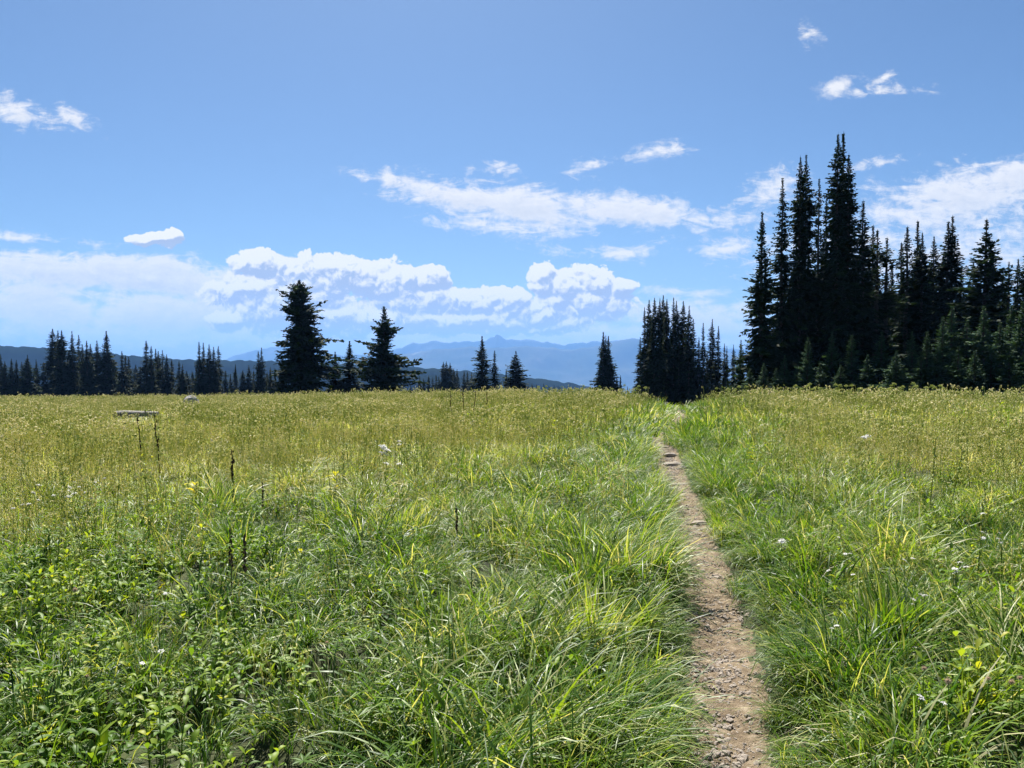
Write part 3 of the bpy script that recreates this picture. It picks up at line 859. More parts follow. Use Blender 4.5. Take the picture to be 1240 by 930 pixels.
tree(363.5, 339, 95, 'lone_big', 1.14, 'big ragged wide-boughed fir standing alone left of centre', 'trees standing alone on the crest', rz=0)
tree(465.5, 371, 95, 'lone_medium', 1.06, 'open-branched fir with bare-sided top, right of the biggest lone fir', 'trees standing alone on the crest', rz=0)
tree(406, 426, 100, 'cone0', 1.55, 'smaller slim fir just right of the biggest lone fir', 'trees standing alone on the crest')
tree(423.5, 413, 100, 'cone2', 1.8, 'small open fir next left of the open-branched fir', 'trees standing alone on the crest')
tree(342, 428, 97, 'cone1', .7, 'low green fir against the left foot of the biggest lone fir', 'trees standing alone on the crest')

MIDDLE = [(497, 466, 's', 1.2), (508, 455, 's', 1), (513, 458, 's', 1.1), (519, 454, 's', 1), (524, 457, 's', 1), (528, 453.5, 's', .9), (531.5, 454.5, 's', .9), (537, 438, 'k', .8), (540.5, 437.5, 'k', .8), (545, 439, 'k', .8), (549.5, 446, 's', 1), (553.5, 447, 's', 1), (562, 449.5, 's', 1.1), (566, 450, 's', 1.1), (571, 451, 's', 1.2)]
stand(MIDDLE, 'small dark centre stand', 'firs of the small centre stand', 210, 10, 1.55)
tree(583.7, 407, 135, 'cone2', 1.45, 'tall layered conical fir right of the small centre stand', 'trees standing alone on the crest')
tree(599, 424.5, 135, 'spire1', 1.5, 'thin spired fir between two broad conical firs at centre', 'trees standing alone on the crest')
tree(613, 447, 137, 'cone0', .9, 'low fir tucked against the broad pyramidal fir', 'trees standing alone on the crest')
tree(624.7, 425, 135, 'cone1', 1.6, 'broad pyramidal fir standing on the crest at centre', 'trees standing alone on the crest')
LOW = [(644.5, 464, 's', 1.5), (650, 465, 's', 1.5), (658.5, 464.5, 'c', .9), (665, 468.5, 's', 1.5), (671, 466.5, 'c', .8), (678, 470, 's', 1.5), (688.5, 470, 'c', .9), (695.5, 472, 's', 1.5), (700, 470.5, 's', 1.5), (705, 470, 's', 1.5), (709.5, 469.5, 's', 1.5), (714, 469.5, 's', 1.5), (637, 467, 's', 1.4), (682, 473, 's', 1.4)]
stand(LOW, 'treetops peeking over the crest', 'treetops peeking over the crest', 260, 12)
tree(730.4, 402, 130, 'cone2', 1.15, 'highest left spire of the three-topped fir clump', 'firs of the three-topped clump')
tree(733.5, 406, 131, 'spire2', 1.0, 'middle spire of the three-topped fir clump', 'firs of the three-topped clump')
tree(736.5, 407, 130, 'cone0', 1.1, 'right spire of the three-topped fir clump', 'firs of the three-topped clump')
tree(726.5, 438, 129, 'cone0', 1.2, 'bushy fir at the left foot of the three-topped clump', 'firs of the three-topped clump')
tree(740, 436, 129, 'cone1', 1.15, 'bushy fir at the right foot of the three-topped clump', 'firs of the three-topped clump')
tree(747, 454, 130, 'cone2', .8, 'small fir nearest the right foot of the three-topped clump', 'firs of the three-topped clump')
tree(751.4, 454, 131, 'cone0', .8, 'small thin fir a little right of the three-topped clump', 'firs of the three-topped clump')
tree(760, 468, 150, 'cone2', 1.0, 'tiny treetop alone between two clumps right of centre', 'firs of the three-topped clump')

CLUMP = [(775, 408, 's', 1.0), (780, 372, 's', .75), (785.5, 363, 'k', .8), (792, 360.5, 'k', .75), (798.5, 361, 'k', .7), (802.5, 357.5, 'k', .8), (807, 362, 'k', .75), (815, 360.5, 's', .8), (818.5, 364, 'k', .75),
         (827, 364.5, 'k', .85), (834, 370, 's', .9), (839, 386, 's', 1.0), (789, 390, 'c', .6), (812, 395, 'c', .6), (822, 398, 'c', .6), (831, 405, 's', 1.1)]
stand(CLUMP, 'dense clump left of trail end', 'firs of the dense clump by the trail', 92, 5)
GAPR = [(846, 408, 's', .9), (851, 391, 's', .9), (862, 386, 's', .95), (869.5, 395, 's', .95), (877, 416, 's', .9), (880, 419, 's', .9), (888, 417, 's', .8), (856, 425, 's', 1.1), (866, 430, 's', 1.1)]
stand(GAPR, 'the row behind the trail gap', 'firs of the row behind the trail gap', 98, 4)

RIGHT = [(897, 412, 'y', .8, 60), (921, 257, 'c', .78, 58), (945, 215, 's', .80, 60), (966, 190, 'k', .68, 60), (973, 187, 'k', .68, 61), (989, 216, 's', .74, 62), (998, 236, 's', .7, 63), (1011, 162, 'k', .70, 58), (1017.5, 161.5, 's', .92, 59), (1024, 187, 'k', .78, 58), (1042, 243, 's', 1.1, 59),
         (1054.6, 273, 's', 1.1, 62), (1060, 279, 'r', 1.2, 60), (1071.5, 288, 'r', 1.3, 62), (1089, 294, 's', 1.2, 66), (1096, 275, 's', 1.15, 64), (1108, 268, 's', 1.05, 65), (1114, 282, 'k', .85, 64), (1128, 286, 'k', .85, 66), (1145, 268, 's', 1.2, 62), (1150, 262, 's', 1.25, 62),
         (1191, 266, 'c', 1.15, 58), (1219, 317, 'r', 1.1, 62), (1230, 314, 's', 1.1, 60), (1241, 281, 'c', .75, 56), (1262, 250, 's', 1, 60), (1290, 270, 'k', 1, 58)]
stand(RIGHT, 'the tall right forest edge', 'tall firs of the right forest edge', 60, 3)
BACK = [(955, 345, 's', 1.1), (981, 335, 's', 1.1), (1035, 310, 's', 1.2), (1048, 330, 's', 1.3), (1065, 350, 'c', .8), (1160, 355, 's', 1.5), (1172, 345, 'c', .8), (1205, 345, 's', 1.4), (1228, 350, 'c', .8), (1078, 318, 'c', .8), (1104, 318, 'c', .75), (1122, 322, 'c', .75), (1138, 318, 'c', .7), (1162, 322, 'c', .8), (1176, 316, 'k', .9), (1212, 330, 'c', .8), (1050, 310, 'c', .8), (1025, 320, 'c', .9), (1058, 330, 'k', 1.1), (1075, 345, 'k', 1.1), (1092, 340, 'c', .9), (1112, 345, 'k', 1.2), (1128, 340, 'c', .9), (1148, 345, 'k', 1.2), (1180, 340, 'k', 1.3), (1215, 352, 'k', 1.2), (1238, 340, 'k', 1.2), (915, 400, 'c', .9), (940, 385, 'c', .9), (992, 360, 'k', 1.0)]
stand(BACK, 'shaded rank inside right forest', 'shaded firs inside the right forest', 72, 5)
YOUNG = [(978, 409, 'y', 1.2, 51), (1007, 402, 'y', 1.2, 53), (1031, 406, 'y', 1.4, 52), (1067, 402, 'y', 1.4, 52), (1104, 402, 'y', 1.3, 50), (1122, 402, 'y', 1.2, 51), (1140.6, 384, 'y', 1.1, 50), (1151.5, 371, 'y', 1.2, 51),
         (1170, 388, 'y', 1.3, 50), (1190, 371, 'y', 1.25, 49), (1210, 391, 'y', 1.3, 50), (1223, 370, 'y', 1.1, 51), (1237, 366, 'y', 1.2, 49), (950, 430, 'y', 1.4, 54), (1085, 425, 'y', 1.5, 48), (1160, 420, 'y', 1.5, 47), (1262, 380, 'y', 1.2, 49), (925, 440, 'y', 1.5, 54), (1050, 430, 'y', 1.5, 50), (993, 440, 'y', 1.5, 52),
         (908, 446, 'y', 1.4, 55), (940, 446, 'y', 1.6, 53), (965, 444, 'y', 1.6, 53), (1018, 442, 'y', 1.6, 51), (1115, 430, 'y', 1.6, 48), (1135, 420, 'y', 1.5, 48), (1180, 425, 'y', 1.6, 47), (1200, 425, 'y', 1.6, 48), (1222, 420, 'y', 1.6, 47), (1240, 425, 'y', 1.6, 48)]
stand(YOUNG, 'front rank before right forest', 'young firs fronting the right forest', 50, 2)

# ------------------------------------------------------------------ single flowers and stalks
def stem_mesh(h, r0=.003, lean=(0, 0), seed=0, name='stem'):
    r = random.Random(seed); mb = MB()
    pts = [(lean[0] * s * s + r.gauss(0, .004) * (0 < s < 1), lean[1] * s * s, h * s) for s in (0, .25, .5, .75, 1)]
    mb.tube(pts, [r0, r0 * .95, r0 * .85, r0 * .75, r0 * .6], 5, .35)
    return mb.build(name)
def leaves_mesh(h, n, seed, L=.07, W=.02):
    r = random.Random(seed); mb = MB()
    for k in range(n):
        f = r.uniform(.15, .8)
        leaf(mb, np.array([0, 0, h * f]), r.uniform(0, 6.28), r.uniform(.1, .8), L * r.uniform(.7, 1.2), W * r.uniform(.8, 1.2), r.uniform(.2, .5), .3, .4)
    return mb.build('leaves')
def yarrow_head(w, seed, n=38):
    r = random.Random(seed); mb = MB()
    for k in range(n):
        a = 2.4 * k; q = w * math.sqrt((k + .5) / n) * r.uniform(.8, 1.15)
        c = np.array([q * math.cos(a), q * math.sin(a), -q * .35 + r.gauss(0, w * .12)])
        V = [c]; m = 6
        for j in range(m):
            b = 2 * PI * j / m + k
            rr = w * .2 * r.uniform(.8, 1.2)
            V.append(c + np.array([rr * math.cos(b), rr * math.sin(b), r.gauss(.0, w * .06)]))
        mb.add(V, [(0, 1 + j, 1 + (j + 1) % m) for j in range(m)], r.uniform(0, 1))
        mb.tube([(0, 0, -w * .9), c], [.0008, .0006], 3, .0, cap=False)
    return mb.build('flower_head', smooth=False)
def aster_head(w, seed):
    r = random.Random(seed); mb = MB()
    for j in range(14):
        leaf(mb, np.array([0, 0, 0]), 2 * PI * j / 14 + r.gauss(0, .1), r.uniform(.1, .5), w, w * .3, r.uniform(.3, 1), .1, .3)
    blob(mb, np.array([0, 0, .003]), w * .28, .0, r, .6)
    return mb.build('flower_head', smooth=False)
def puff_head(w, seed):
    r = random.Random(seed); mb = MB()
    for k in range(240):
        z = 1 - 2 * (k + .5) / 240; a = 2.4 * k; q = math.sqrt(1 - z * z)
        d = np.array([q * math.cos(a), q * math.sin(a), z]); l = w * r.uniform(.75, 1.1)
        s = np.cross(d, [r.gauss(0, 1), r.gauss(0, 1), r.gauss(0, 1)]); s = s / np.linalg.norm(s) * w * .035
        mb.add([d * w * .15 - s, d * w * .15 + s, d * l], [(0, 1, 2)], min(1, max(0, r.gauss(.6, .25))))
    return mb.build('seed_puff', smooth=False)
def spike_head(h, w, seed):
    r = random.Random(seed); mb = MB()
    for k in range(int(h / .007)):
        f = r.random(); a = r.uniform(0, 6.28)
        ww = w * (1 - .6 * f)
        blob(mb, np.array([ww * math.cos(a) * .6, ww * math.sin(a) * .6, f * h]), r.uniform(.005, .010), min(1, max(0, r.gauss(.5, .25))), r, 1.6)
    return mb.build('seed_spike', smooth=False)

def flower(kind, px, py, h, w, label, group, seed, cat='flower', n=1):
    if px < 640 and py > 770: h = min(h, .21)      # low among the leaves
    x, y = ray_hit(px, py, h)
    root = empty({'yarrow': 'white_yarrow', 'aster': 'white_aster', 'puff': 'seed_puff_plant', 'spike': 'dried_spike', 'umbel': 'umbel_plant'}[kind], (x, y, float(terrain(x, y))), seed * 1.7)
    tag(root, label, cat, group)
    r = random.Random(seed)
    for k in range(n):
        hh = h * (1 if k == 0 else r.uniform(.82, .98))
        lean = (0, 0) if n == 1 else (r.gauss(0, w * 1.5), r.gauss(0, w * 1.5))
        link('stem', stem_mesh(hh, .0032, lean, seed + k), GRASS if kind != 'spike' else DRY, root)
        if kind == 'yarrow': hd = link('flower_head', yarrow_head(w, seed + k), PETAL, root)
        elif kind == 'aster': hd = link('flower_head', aster_head(w, seed + k), PETAL, root)
        elif kind == 'puff': hd = link('seed_puff', puff_head(w, seed + k), FLUFF, root)
        elif kind == 'spike': hd = link('seed_spike', spike_head(h * .45, w, seed + k), DRY, root); hh = h * .56
        hd.location = (lean[0], lean[1], hh)
        if kind in ('yarrow', 'aster'):
            hd.rotation_euler = (r.gauss(0, .2) + .15, r.gauss(0, .25), 0)
    link('leaves', leaves_mesh(h, 6, seed + 9), HERB, root)
    return root
gw = 'white flowers dotted through the meadow'
yr = [(469, 540, .50, .045, 'largest white flower cluster in the middle of the left meadow', 3), (484, 534, .52, .028, 'small white cluster just behind the largest one in the left meadow', 2),
      (466, 560, .42, .035, 'faded white cluster below the largest one in the left meadow', 2),
      (1053, 528, .5, .04, 'pale flower cluster in the far right meadow below the forest', 2), (947, 654, .36, .022, 'white flower nearest the right edge of the trail', 1),
      (84, 590, .45, .03, 'white flower in the pale patch at the left, upper left one', 2), (98, 597, .45, .03, 'white flower in the pale patch at the left, middle one', 2), (114, 603, .45, .026, 'white flower in the pale patch at the left, lower right one', 2),
      (44, 587, .45, .03, 'white flower left of the pale patch near the left edge', 2), (172, 607, .42, .026, 'tall white flower below the two dark dead stalks', 2), (190, 605, .42, .022, 'small white flower right below the two dark dead stalks', 1)]
for i, (px, py, h, w, lb, n) in enumerate(yr): flower('yarrow', px, py, h, w * (.85 if px < 200 else 1.25), lb, gw, 700 + i * 7, n=n)
for i in range(11):
    flower('yarrow', 4 + 130 * ((i * .618) % 1), 574 + 42 * ((i * .377 + .1) % 1), .46, .018, 'small white flower in the pale flowering patch at the left edge of the meadow', 'white flowers of the left patch', 1100 + i * 7, n=1)
asr = [(1157, 684, .42, .018, 'brightest white aster clump in the right meadow', 5), (1119, 722, .36, .017, 'white aster clump left of and below the brightest one', 4), (1096, 675, .38, .016, 'white aster between the trail and the brightest clump', 2),
       (1185, 641, .42, .016, 'white aster above and right of the brightest clump', 2), (1214, 648, .42, .018, 'white aster close to the right edge of the photo', 3), (1197, 622, .42, .014, 'small white aster highest on the right side', 2),
       (1003, 691, .30, .014, 'small round white flower nearer the trail of a level pair', 1), (1033, 696, .30, .014, 'small round white flower farther right of a level pair', 1), (1021, 669, .32, .015, 'cream flower just above the level pair of small white ones', 2),
       (1016, 651, .32, .013, 'pale flower highest above the level pair of small white ones', 1), (1015, 758, .24, .015, 'small white flower low in the grass right of the trail', 2), (1133, 847, .30, .017, 'drooping lilac-white flower below the tan puffs', 2),
       (183, 790, .28, .016, 'greyish white flower low in the near left leaves', 2), (200, 719, .32, .013, 'pale small flower in the left leaves, above the greyish one', 1)]
for i, (px, py, h, w, lb, n) in enumerate(asr): flower('aster', px, py, h, w * 1.25, lb, gw, 800 + i * 7, n=n)
gpf = 'tan seed puffs on stems'
pf = [(1148, 827, .36, .019, 'tan round seed puff, middle one of the near right group'), (1119, 812, .36, .016, 'tan seed puff highest and leftmost of the near right group'), (1225, 828, .38, .017, 'tan seed puff at the right edge, left of a touching pair'),
      (1235, 826, .38, .016, 'tan seed puff at the right edge, right of a touching pair'), (1197, 823, .36, .013, 'small brown seed puff left of the touching pair'), (396, 783, .34, .014, 'tan seed puff in the near centre grass'),
      (105, 822, .32, .015, 'brownish seed puff in the near left leaves'), (85, 800, .34, .018, 'wide tan seed puff above the brownish one at left'), (29, 814, .34, .016, 'tan seed puff nearest the left edge'), (91, 716, .40, .018, 'tan seed puff farther back in the left leaves')]
for i, (px, py, h, w, lb) in enumerate(pf): flower('puff', px, py, h, w, lb, gpf, 900 + i * 7, 'seed head')
gsp = 'dried brown seed spikes'
sp = [(130, 836, .34, .014, 'dried mauve-brown spike in the near left leaves'), (25, 890, .34, .014, 'dried brown spike at the bottom left corner'), (618, 792, .34, .012, 'dried brown spike left of the near trail in dark grass'), (279, 640, .58, .022, 'brown dead stalk in the left meadow, left of a short pair'),
      (296, 648, .54, .020, 'brown dead stalk in the left meadow, right of a short pair'), (553, 615, .50, .014, 'thin dry tan spike in the middle of the left meadow'), (318, 585, .55, .014, 'thin dry spike right of the single black stalk')]
for i, (px, py, h, w, lb) in enumerate(sp): flower('spike', px, py, h, w, lb, gsp, 960 + i * 7, 'dried stalk')

def stalk(px0, py0, px1, py1, label, seed, rad=.008):
    """dead dark stalk from its foot in the grass to its tip"""
    x, y = ray_hit(px1, py1, .18)
    z = float(terrain(x, y)); d = pix_dir(px0, py0)
    ztop = EYE + d[2] / d[1] * y; xt = d[0] / d[1] * y
    h = ztop - z
    root = empty('dead_stalk', (x, y, z)); tag(root, label, 'dead stalk', 'tall dead stalks above the grass')
    r = random.Random(seed); mb = MB(); pts = []; rad_ = []
    for k in range(11):
        s = k / 10
        pts.append(((xt - x) * s + r.gauss(0, .010), r.gauss(0, .01), h * s)); rad_.append(rad * (1 - .5 * s))
    mb.tube(pts, rad_, 6, .2); link('stem', mb.build('stem'), DRY, root)
    pod = MB()
    for k in range(16):
        s = r.uniform(.5, 1); i = min(9, int(s * 10)); c = np.array(pts[i]) + np.array([r.gauss(0, .008), r.gauss(0, .008), r.uniform(0, h / 10)])
        blob(pod, c, r.uniform(.008, .014), r.uniform(0, .4), r, 1.6)
    link('seed_pods', pod.build('seed_pods', smooth=False), DRY, root)
stalk(166, 499, 174, 570, 'left of two tall crooked black stalks in front of the log', 41)
stalk(186, 496, 196, 578, 'right of two tall crooked black stalks in front of the log', 42)
stalk(281, 544, 284, 600, 'single short straight black stalk in the left meadow', 43, .011)
stalk(545, 474, 547, 512, 'leftmost thin dark stalk rising above the centre crest', 44, .012)
stalk(560, 474, 563, 520, 'second thin dark stalk beside yellow leaves near the crest', 45, .012)
stalk(575, 473, 573, 512, 'third thin dark stalk beside yellow leaves near the crest', 46, .012)
stalk(590, 475, 588, 506, 'rightmost thin dark stalk rising above the centre crest', 47, .012)

def hellebore(px, py, h, label, seed, tint=.85):
    x, y = ray_hit(px, py, h * .8)
    root = empty('yellow_hellebore', (x, y, float(terrain(x, y)))); tag(root, label, 'plant', 'yellowing broad-leaved plants')
    r = random.Random(seed)
    link('stem', stem_mesh(h, .007, (.02, 0), seed), GRASS, root)
    mb = MB()
    for k in range(11):
        leaf(mb, np.array([0, 0, h * (.15 + .75 * k / 10)]), k * 2.4, r.uniform(.5, 1.2), .20 * r.uniform(.7, 1.1), .075, min(1, max(0, r.gauss(tint, .1))), .35, .5)
    link('leaves', mb.build('leaves'), HERB, root)
hellebore(566, 506, .55, 'yellow-leaved plant among the thin stalks near the crest', 51)
hellebore(671, 513, .5, 'yellow-leaved plant right of the thin stalks in mid meadow', 52)
hellebore(1212, 492, .6, 'yellow-green leafy plant on the right crest', 53, .7)
hellebore(128, 518, .45, 'yellow plant below the left end of the log', 54, .9)
hellebore(236, 592, .40, 'bright yellow low plant right of the crooked black stalks', 55, .9)
hellebore(406, 580, .40, 'bright yellow-green plant in mid left meadow', 56, .8)

def umbel_row():
    r = random.Random(77)
    meshes = []
    for k in range(5):
        mb = MB(); st = MB(); h = .62
        st.tube([(0, 0, 0), (.01, 0, h * .5), (0, .01, h)], [.0042, .0036, .003], 4, .35)
        p2 = np.array([.004, 0, h * .72])
        umbel(mb, np.array([0, .01, h]), r.uniform(.05, .078), 20, r, .5)
        for q in range(2):
            e = p2 + np.array([r.gauss(0, .06), r.gauss(0, .06), r.uniform(.05, .12)])
            st.tube([p2, e], [.002, .0018], 3, .35); umbel(mb, e, r.uniform(.03, .045), 10, r, .5)
        a = st.build('stem'); a.materials.append(SEED); b = mb.build('seed_umbel', smooth=False); b.materials.append(SEED)
        meshes.append((a, b))
    n = 0
    for i in range(84):
        px = 862 + 378 * (i + r.random()) / 84 if i < 64 else 640 + 175 * (i - 64 + r.random()) / 20
        x0 = (px - 620) / F
        # stand just before the crest
        t = np.linspace(10, 70, 600); cr = t - crest_d(x0 * t)
        y = float(t[np.argmax(cr > 0)]) + r.uniform(-3.5, 2.0); x = x0 * y
        if path_d(np.array(x), np.array(y)) < 1.0: continue
        root = empty('umbel_plant', (x, y, float(terrain(x, y))), r.uniform(0, 6.28), (1, 1, r.uniform(.95, 1.45)))
        right = i < 64
        tag(root, 'tan umbel seed head on a thin stem along the right crest before the dark forest' if right else 'tan umbel seed head on the crest between the lone firs and the trail',
            'seed head', 'umbel seed heads along the right crest' if right else 'umbel seed heads along the centre crest')
        a, b = meshes[i % 5]
        link('stem', a, None, root); link('seed_umbel', b, None, root)
umbel_row()

# ------------------------------------------------------------------ air
def build_haze():
    top = EYE + (HOR - 401) / F * 14500 + 25
    lo, hi = (-19000, -19000, -952.0), (19000, 19000, top)
    V = [(x, y, z) for z in (lo[2], hi[2]) for y in (lo[1], hi[1]) for x in (lo[0], hi[0])]
    Fc = [(0, 2, 3, 1), (4, 5, 7, 6), (0, 1, 5, 4), (2, 6, 7, 3), (0, 4, 6, 2), (1, 3, 7, 5)]
    me = bpy.data.meshes.new('haze'); me.from_pydata(V, [], Fc); me.update()
    m, nt, out = newmat('blue_haze')
    v = nt.nodes.new('ShaderNodeVolumePrincipled')
    v.inputs['Color'].default_value = (.22, .48, 1.0, 1); v.inputs['Density'].default_value = .78e-4
    v.inputs['Anisotropy'].default_value = .1
    nt.links.new(v.outputs[0], out.inputs['Volume'])
    o = link('haze', me, m); tag(o, 'thin blue summer haze over the far valley', 'haze', kind='stuff')
build_haze()

# ------------------------------------------------------------------ sky with clouds, sun
SUN_EL, SUN_AZ = math.radians(54), math.radians(-9)      # azimuth from +Y, negative to the left
def build_world():
    w = bpy.data.worlds.new('World'); scene.world = w; w.use_nodes = True
    w.cycles.sampling_method = 'MANUAL'; w.cycles.sample_map_resolution = 256
    nt = w.node_tree; nt.nodes.clear()
    out = nt.nodes.new('ShaderNodeOutputWorld'); bg = nt.nodes.new('ShaderNodeBackground')
    bg.inputs['Strength'].default_value = .0525
    sky = nt.nodes.new('ShaderNodeTexSky'); sky.sky_type = 'NISHITA'; sky.sun_disc = False
    sky.sun_elevation = SUN_EL; sky.sun_rotation = SUN_AZ
    sky.altitude = 2000; sky.air_density = 1.0; sky.dust_density = 4.0; sky.ozone_density = 2.5
    tc = nt.nodes.new('ShaderNodeTexCoord')
    sep = nt.nodes.new('ShaderNodeSeparateXYZ'); nt.links.new(tc.outputs['Generated'], sep.inputs[0])
    yy = math_n(nt, 'MAXIMUM', math_n(nt, 'ABSOLUTE', sep.outputs[1]), .12)
    u = math_n(nt, 'MULTIPLY', math_n(nt, 'DIVIDE', sep.outputs[0], yy), F)
    v = math_n(nt, 'MULTIPLY', math_n(nt, 'DIVIDE', sep.outputs[2], yy), F)
    cmb = nt.nodes.new('ShaderNodeCombineXYZ'); nt.links.new(u, cmb.inputs[0]); nt.links.new(v, cmb.inputs[1])
    P = cmb.outputs[0]

    def field_group(name, puffs, kind):
        g = bpy.data.node_groups.new(name, 'ShaderNodeTree')
        g.interface.new_socket('Vector', in_out='INPUT', socket_type='NodeSocketVector')
        g.interface.new_socket('Value', in_out='OUTPUT', socket_type='NodeSocketFloat')
        gi = g.nodes.new('NodeGroupInput'); go = g.nodes.new('NodeGroupOutput')
        p = gi.outputs[0]
        # wobble the coordinates so that no outline stays an ellipse
        wn = noise_n(g, .022 if kind == 'cu' else .016, 2, .6, p, '2D')
        sub = g.nodes.new('ShaderNodeVectorMath'); sub.operation = 'MULTIPLY_ADD'
        g.links.new(wn.outputs['Color'], sub.inputs[0])
        a = 22 if kind == 'cu' else 34
        sub.inputs[1].default_value = (a, a * (.9 if kind == 'cu' else .35), 0)
        ad = g.nodes.new('ShaderNodeVectorMath'); ad.operation = 'ADD'
        sub.inputs[2].default_value = (-a / 2, -a * (.45 if kind == 'cu' else .175), 0)
        g.links.new(p, ad.inputs[0]); g.links.new(sub.outputs[0], ad.inputs[1])
        q = ad.outputs[0]
        acc = None
        for (cx, cy, rx, ry, rot, wt) in puffs:
            d = pix_dir(cx, cy); cu, cv = d[0] / d[1] * F, d[2] / d[1] * F
            mp = g.nodes.new('ShaderNodeMapping'); mp.vector_type = 'TEXTURE'
            mp.inputs['Location'].default_value = (cu, cv, 0); mp.inputs['Rotation'].default_value = (0, 0, math.radians(rot))
            mp.inputs['Scale'].default_value = (rx, ry, 1)
            g.links.new(q, mp.inputs['Vector'])
            ln = g.nodes.new('ShaderNodeVectorMath'); ln.operation = 'LENGTH'; g.links.new(mp.outputs[0], ln.inputs[0])
            m = math_n(g, 'MULTIPLY_ADD', ln.outputs['Value'], -wt, wt)
            acc = m if acc is None else math_n(g, 'SMOOTH_MAX', acc, m, .12 if kind == 'cu' else .2)
        acc = math_n(g, 'MAXIMUM', acc, -1.5)
        if kind == 'cu': acc = math_n(g, 'MINIMUM', math_n(g, 'MULTIPLY', acc, 1.4), 1.05)
        if kind == 'cu':
            n1 = noise_n(g, .035, 5, .6, p, '2D')
            f = math_n(g, 'MULTIPLY_ADD', math_n(g, 'SUBTRACT', n1.outputs['Fac'], .5), .55, acc)
            w2 = noise_n(g, .045, 2, .6, p, '2D')
            wv = g.nodes.new('ShaderNodeVectorMath'); wv.operation = 'MULTIPLY_ADD'
            g.links.new(w2.outputs['Color'], wv.inputs[0]); wv.inputs[1].default_value = (26, 20, 0); g.links.new(p, wv.inputs[2])
            for sc_, am, mean in ((.027, .62, .50), (.058, .42, .48), (.125, .32, .47), (.26, .18, .47)):
                vo = g.nodes.new('ShaderNodeTexVoronoi'); vo.voronoi_dimensions = '2D'; vo.feature = 'F1'
                vo.inputs['Scale'].default_value = sc_; g.links.new(wv.outputs[0], vo.inputs['Vector'])
                sq = math_n(g, 'POWER', vo.outputs['Distance'], 1.6)
                f = math_n(g, 'MULTIPLY_ADD', math_n(g, 'SUBTRACT', sq, mean * .68), -am, f)
        else:
            st = g.nodes.new('ShaderNodeMapping'); st.inputs['Scale'].default_value = (.010, .030, 1); st.inputs['Rotation'].default_value = (0, 0, math.radians(8))
            g.links.new(p, st.inputs['Vector'])
            n1 = noise_n(g, 1.0, 6, .66, st.outputs[0], '2D'); n1.inputs['Distortion'].default_value = .5
            n2 = noise_n(g, .055, 4, .68, p, '2D')
            f = math_n(g, 'MULTIPLY_ADD', math_n(g, 'SUBTRACT', n1.outputs['Fac'], .5), 2.1, acc)
            f = math_n(g, 'MULTIPLY_ADD', math_n(g, 'SUBTRACT', n2.outputs['Fac'], .50), 1.2, f)
            s3 = g.nodes.new('ShaderNodeMapping'); s3.inputs['Scale'].default_value = (.030, .085, 1); s3.inputs['Rotation'].default_value = (0, 0, math.radians(14))
            g.links.new(p, s3.inputs['Vector'])
            n3 = noise_n(g, 1.0, 4, .7, s3.outputs[0], '2D'); n3.inputs['Distortion'].default_value = .9
            f = math_n(g, 'MULTIPLY_ADD', math_n(g, 'SUBTRACT', n3.outputs['Fac'], .52), 1.5, f)
        g.links.new(f, go.inputs[0])
        return g
    # (x, y in photo pixels, half-width, half-height, turn, weight)
    CU = [(318, 318, 40, 16, -5, 1.1), (350, 330, 50, 26, 0, 1.1), (375, 350, 70, 40, 0, 1.1), (412, 330, 40, 22, 0, 1.2), (440, 338, 40, 28, 0, 1.2), (470, 344, 40, 28, 0, 1.1), (494, 342, 26, 18, 0, 1.1), (522, 336, 26, 15, 0, 1.2), (500, 364, 60, 30, 0, 1.1),
          (560, 368, 56, 24, 0, 1.1), (605, 366, 48, 18, 0, 1.1), (655, 338, 22, 21, 0, 1.2), (688, 346, 30, 22, 0, 1.2), (722, 342, 28, 20, 0, 1.2), (752, 350, 20, 17, 0, 1.1), (700, 368, 74, 24, 0, 1.1), (640, 380, 80, 18, 0, 1.1),
          (470, 386, 130, 20, 0, 1.0), (580, 390, 150, 17, 0, 1.0), (276, 388, 28, 16, 0, 1), (330, 372, 56, 34, 0, 1.0), (300, 350, 56, 22, 0, .9), (390, 384, 80, 26, 0, 1.0), (186, 292, 32, 8, 0, 1.1), (205, 290, 14, 9, 0, 1.0)]
    AC = [(640, 248, 135, 30, -7, 1.25), (560, 240, 100, 25, -10, 1.2), (495, 223, 75, 13, -14, 1.05), (760, 258, 120, 22, -4, 1.15), (850, 264, 70, 17, -3, 1.0), (600, 274, 90, 14, -3, 1.0), (668, 304, 34, 8, 0, .7), (760, 305, 48, 14, 0, .75), (878, 301, 40, 14, 0, .8),
          (802, 184, 36, 10, 8, .75), (708, 201, 26, 11, 20, .6), (600, 206, 26, 8, 0, .5), (22, 134, 56, 17, -18, .78), (92, 141, 28, 10, -32, .66), (12, 286, 54, 9, -5, .9), (118, 298, 26, 7, 0, .6),
          (1014, 106, 28, 13, 25, .72), (1066, 110, 46, 9, 3, .6), (1058, 98, 24, 6, 30, .5), (980, 45, 13, 13, 50, .5), (1180, 236, 140, 40, 5, 1.3), (1240, 222, 100, 34, 5, 1.3), (935, 228, 50, 22, 8, .95), (1060, 197, 44, 9, 8, .75), (1110, 262, 100, 26, 0, 1.05), (880, 262, 54, 14, 0, .8),
          (60, 328, 170, 28, -3, 1.6), (190, 338, 150, 36, -8, 1.6), (40, 370, 150, 46, 0, 1.35), (205, 378, 130, 40, 0, 1.9), (275, 345, 70, 26, 0, 1.2), (120, 404, 240, 18, 0, 1.0), (830, 354, 90, 9, 0, .9), (840, 388, 130, 40, 0, 1.1), (600, 404, 380, 20, 0, 1.45), (1130, 310, 220, 60, 0, .85), (300, 406, 320, 18, 0, 1.35), (-150, 340, 150, 40, 0, 1), (1450, 250, 180, 50, 0, 1)]
